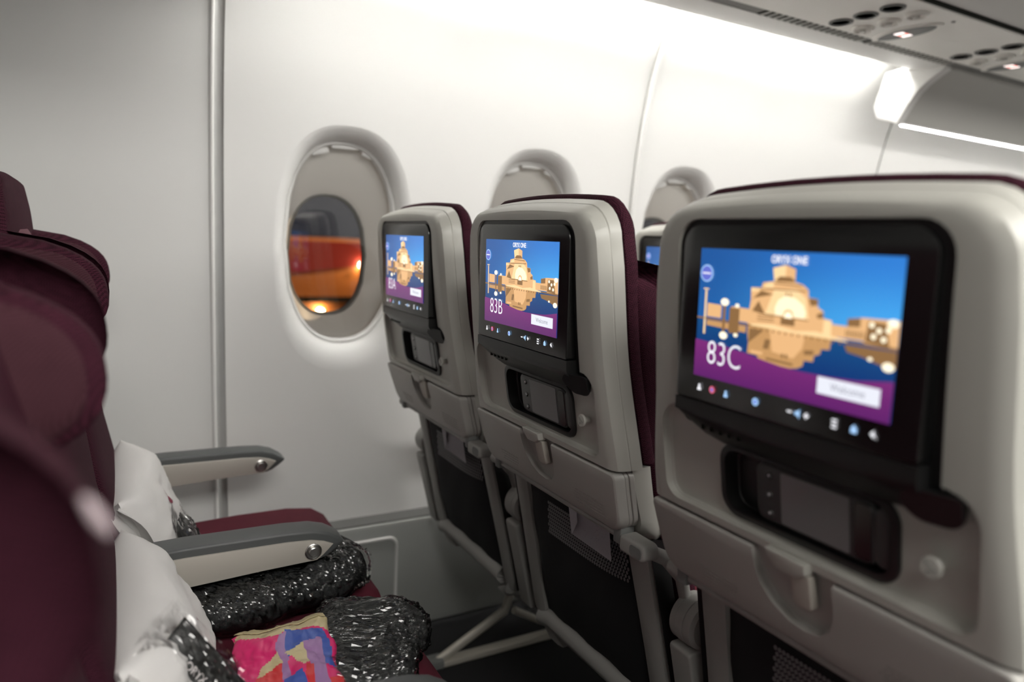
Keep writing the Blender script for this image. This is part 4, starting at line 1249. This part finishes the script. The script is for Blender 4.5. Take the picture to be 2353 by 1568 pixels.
# headset packets: black sleeve in a clear bag, leaning on the pillows
def headset(label, centre, up, side, w, h, word, seed):
    m = frame_at(centre, up, side)
    b = bm_new(); N = 14
    def SP(u, v, g=1.0, o=0.0, cr=0.002):
        th = 0.012 * max(0, 1 - u ** 4) ** 0.5 * max(0, 1 - v ** 4) ** 0.5
        k = fbm((u * 2 + seed, v * 2, 1), 1.5)
        return (u * w / 2 * g, v * h / 2 * g, o + th + cr * k)
    for face in (1, -1):
        vv = [[b.verts.new(m @ (Vector(SP(-1 + 2 * i / N, -1 + 2 * k / N)) * Vector((1, 1, face)))) for k in range(N + 1)] for i in range(N + 1)]
        for i in range(N):
            for k in range(N):
                q = [vv[i][k], vv[i + 1][k], vv[i + 1][k + 1], vv[i][k + 1]]
                b.faces.new(q if face == 1 else q[::-1])
    bmesh.ops.remove_doubles(b, verts=b.verts, dist=1e-5)
    o = tag(obj('headset_packet', b, 'charcoal', sharp=60), label, 'headset', 'bagged headsets on the pillows')
    t = text_bm(word, 0.0130, 0.95, 0.0003)
    for v in t.verts: v.co.x -= 0.012
    for v in t.verts:
        y, x = v.co.y, v.co.x                   # lettering runs down the sleeve
        p = Vector(SP(max(-1, min(1, (y - 0.004) / (w / 2))), max(-1, min(1, -x / (h / 2)))))
        v.co = m @ (p + Vector((0, 0, 0.0012)))
    obj('sleeve_lettering', t, 'logo_white', o, smooth=False)
    b = bm_new(); N = 30
    for face in (1, -1):
        vv = []
        for i in range(N + 1):
            row = []
            for k in range(N + 1):
                u, v = -1.18 + 2.36 * i / N, -1.1 + 2.42 * k / N
                uu, v2 = max(-0.97, min(0.97, u)), max(-0.97, min(0.97, v))
                x, y, z = SP(uu, v2)
                z += 0.004 + 0.006 * abs(fbm((u * 3 + seed, v * 3, face), 2.0, 4))
                row.append(b.verts.new(m @ Vector((u * w / 2, v * h / 2, face * z))))
            vv.append(row)
        for i in range(N):
            for k in range(N):
                b.faces.new((vv[i][k], vv[i + 1][k], vv[i + 1][k + 1], vv[i][k + 1]))
    obj('clear_bag', b, 'wrap', o, smooth=False)
    return o
headset('black headset sleeve lettered ORYX in a clear bag on the middle pillow', (-0.474, -0.135, -0.462), (-0.55, 0.0, 0.83), (0.6225, 0.5965, 0.4125), 0.070, 0.150, 'ORYX ONE', 1.0)
headset('black headset sleeve in a clear bag against the wall-side pillow', (-0.438, 0.430, -0.530), (-0.09, 0.0, 0.22), (0.1, 1, 0.0), 0.085, 0.115, 'ORYX ONE', 4.0)

# ================================================================ OUTSIDE THE WINDOWS: apron at night
b = bm_new(); add_box(b, -40, 60, 1.9, 90, -4.7, -4.6)
struct(obj('ground_apron', b, plain('apron_asphalt', (0.05, 0.045, 0.04), 0.85, var=0.4, vscale=0.6)))
tr = thing('catering_truck', 'red and orange high-lift truck parked outside the window at night', 'truck', (0, 0, 0))
t_or = plain('truck_orange', (0.62, 0.20, 0.04), 0.5, var=0.25, vscale=2.0)
t_red = plain('truck_red', (0.50, 0.045, 0.03), 0.5)
b = bm_new(); add_box(b, -3.2, 2.35, 7.0, 9.2, -0.86, 0.0, 0.04); obj('cargo_box', b, t_or, tr)
b = bm_new(); prism(b, [(-3.1, -0.03), (2.1, -0.03), (2.25, -0.25), (1.0, -0.40), (-3.1, -0.46)], 6.98, 7.0, 'y'); obj('red_panel', b, t_red, tr)
b = bm_new(); prism(b, [(-3.1, -0.46), (1.0, -0.405), (1.0, -0.435), (-3.1, -0.50)], 6.975, 7.0, 'y'); obj('blue_stripe', b, plain('truck_blue', (0.10, 0.10, 0.25), 0.5), tr)
b = bm_new(); add_box(b, -3.2, 2.3, 6.97, 7.0, -0.70, -0.64); obj('rub_rail', b, 'slot', tr)
b = bm_new(); add_box(b, -3.3, 4.2, 7.2, 9.0, -3.9, -3.6, 0.05); obj('chassis', b, 'frame_dark', tr)
b = bm_new(); add_box(b, 2.7, 4.3, 7.1, 9.1, -3.6, -1.9, 0.15); obj('cab', b, t_red, tr)
for sgn in (1, -1):
    b = bm_new(); tube(b, [(-sgn * 2.2, 7.4, -3.6), (sgn * 2.2, 7.4, -0.86)], 0.09, 8); obj('scissor_arm', b, 'frame_dark', tr)
    b = bm_new(); tube(b, [(-sgn * 2.2, 8.8, -3.6), (sgn * 2.2, 8.8, -0.86)], 0.09, 8); obj('scissor_arm', b, 'frame_dark', tr)
for wx_ in (-2.2, 3.3):
    for wy in (7.3, 8.9):
        b = bm_new(); lathe(b, [(0.30, -0.16), (0.48, -0.15), (0.50, -0.10), (0.50, 0.10), (0.48, 0.15), (0.30, 0.16)], (wx_, wy, -4.1), 'y'); obj('wheel', b, 'black', tr)
glow = emit('truck_lamp_glow', (1.0, 0.80, 0.50), 26.0)
for (lx, lz) in ((1.905, -0.278), (1.443, -0.80)):
    b = bm_new(); lathe(b, [(0.0, -0.05), (0.022, -0.045), (0.03, -0.02), (0.03, 0.03)], (lx, 6.97, lz), 'y', 14); obj('marker_lamp', b, glow, tr)
fl = thing('flood_lamp', 'sodium flood lamp on a mast lighting the apron outside', 'flood lamp', (0, 0, 0))
b = bm_new(); tube(b, [(9.0, 3.8, -4.6), (9.0, 3.8, 5.2)], 0.09, 10); obj('mast', b, 'frame_dark', fl)
b = bm_new(); add_box(b, 8.5, 9.2, 3.6, 4.4, 5.2, 5.5, 0.05); obj('lamp_head', b, 'frame_dark', fl)
ld = bpy.data.lights.new('flood_light', 'SPOT'); ld.energy = 2600; ld.color = (1.0, 0.72, 0.45); ld.spot_size = 1.6; ld.shadow_soft_size = 0.2
lo = bpy.data.objects.new('flood_light', ld); COL.objects.link(lo); lo.parent = fl
lo.location = (8.7, 4.0, 5.15 + ZO)
lo.rotation_euler = (Vector((0.0, 7.0, -0.5)) - Vector((8.7, 4.0, 5.15))).to_track_quat('-Z', 'Y').to_euler()
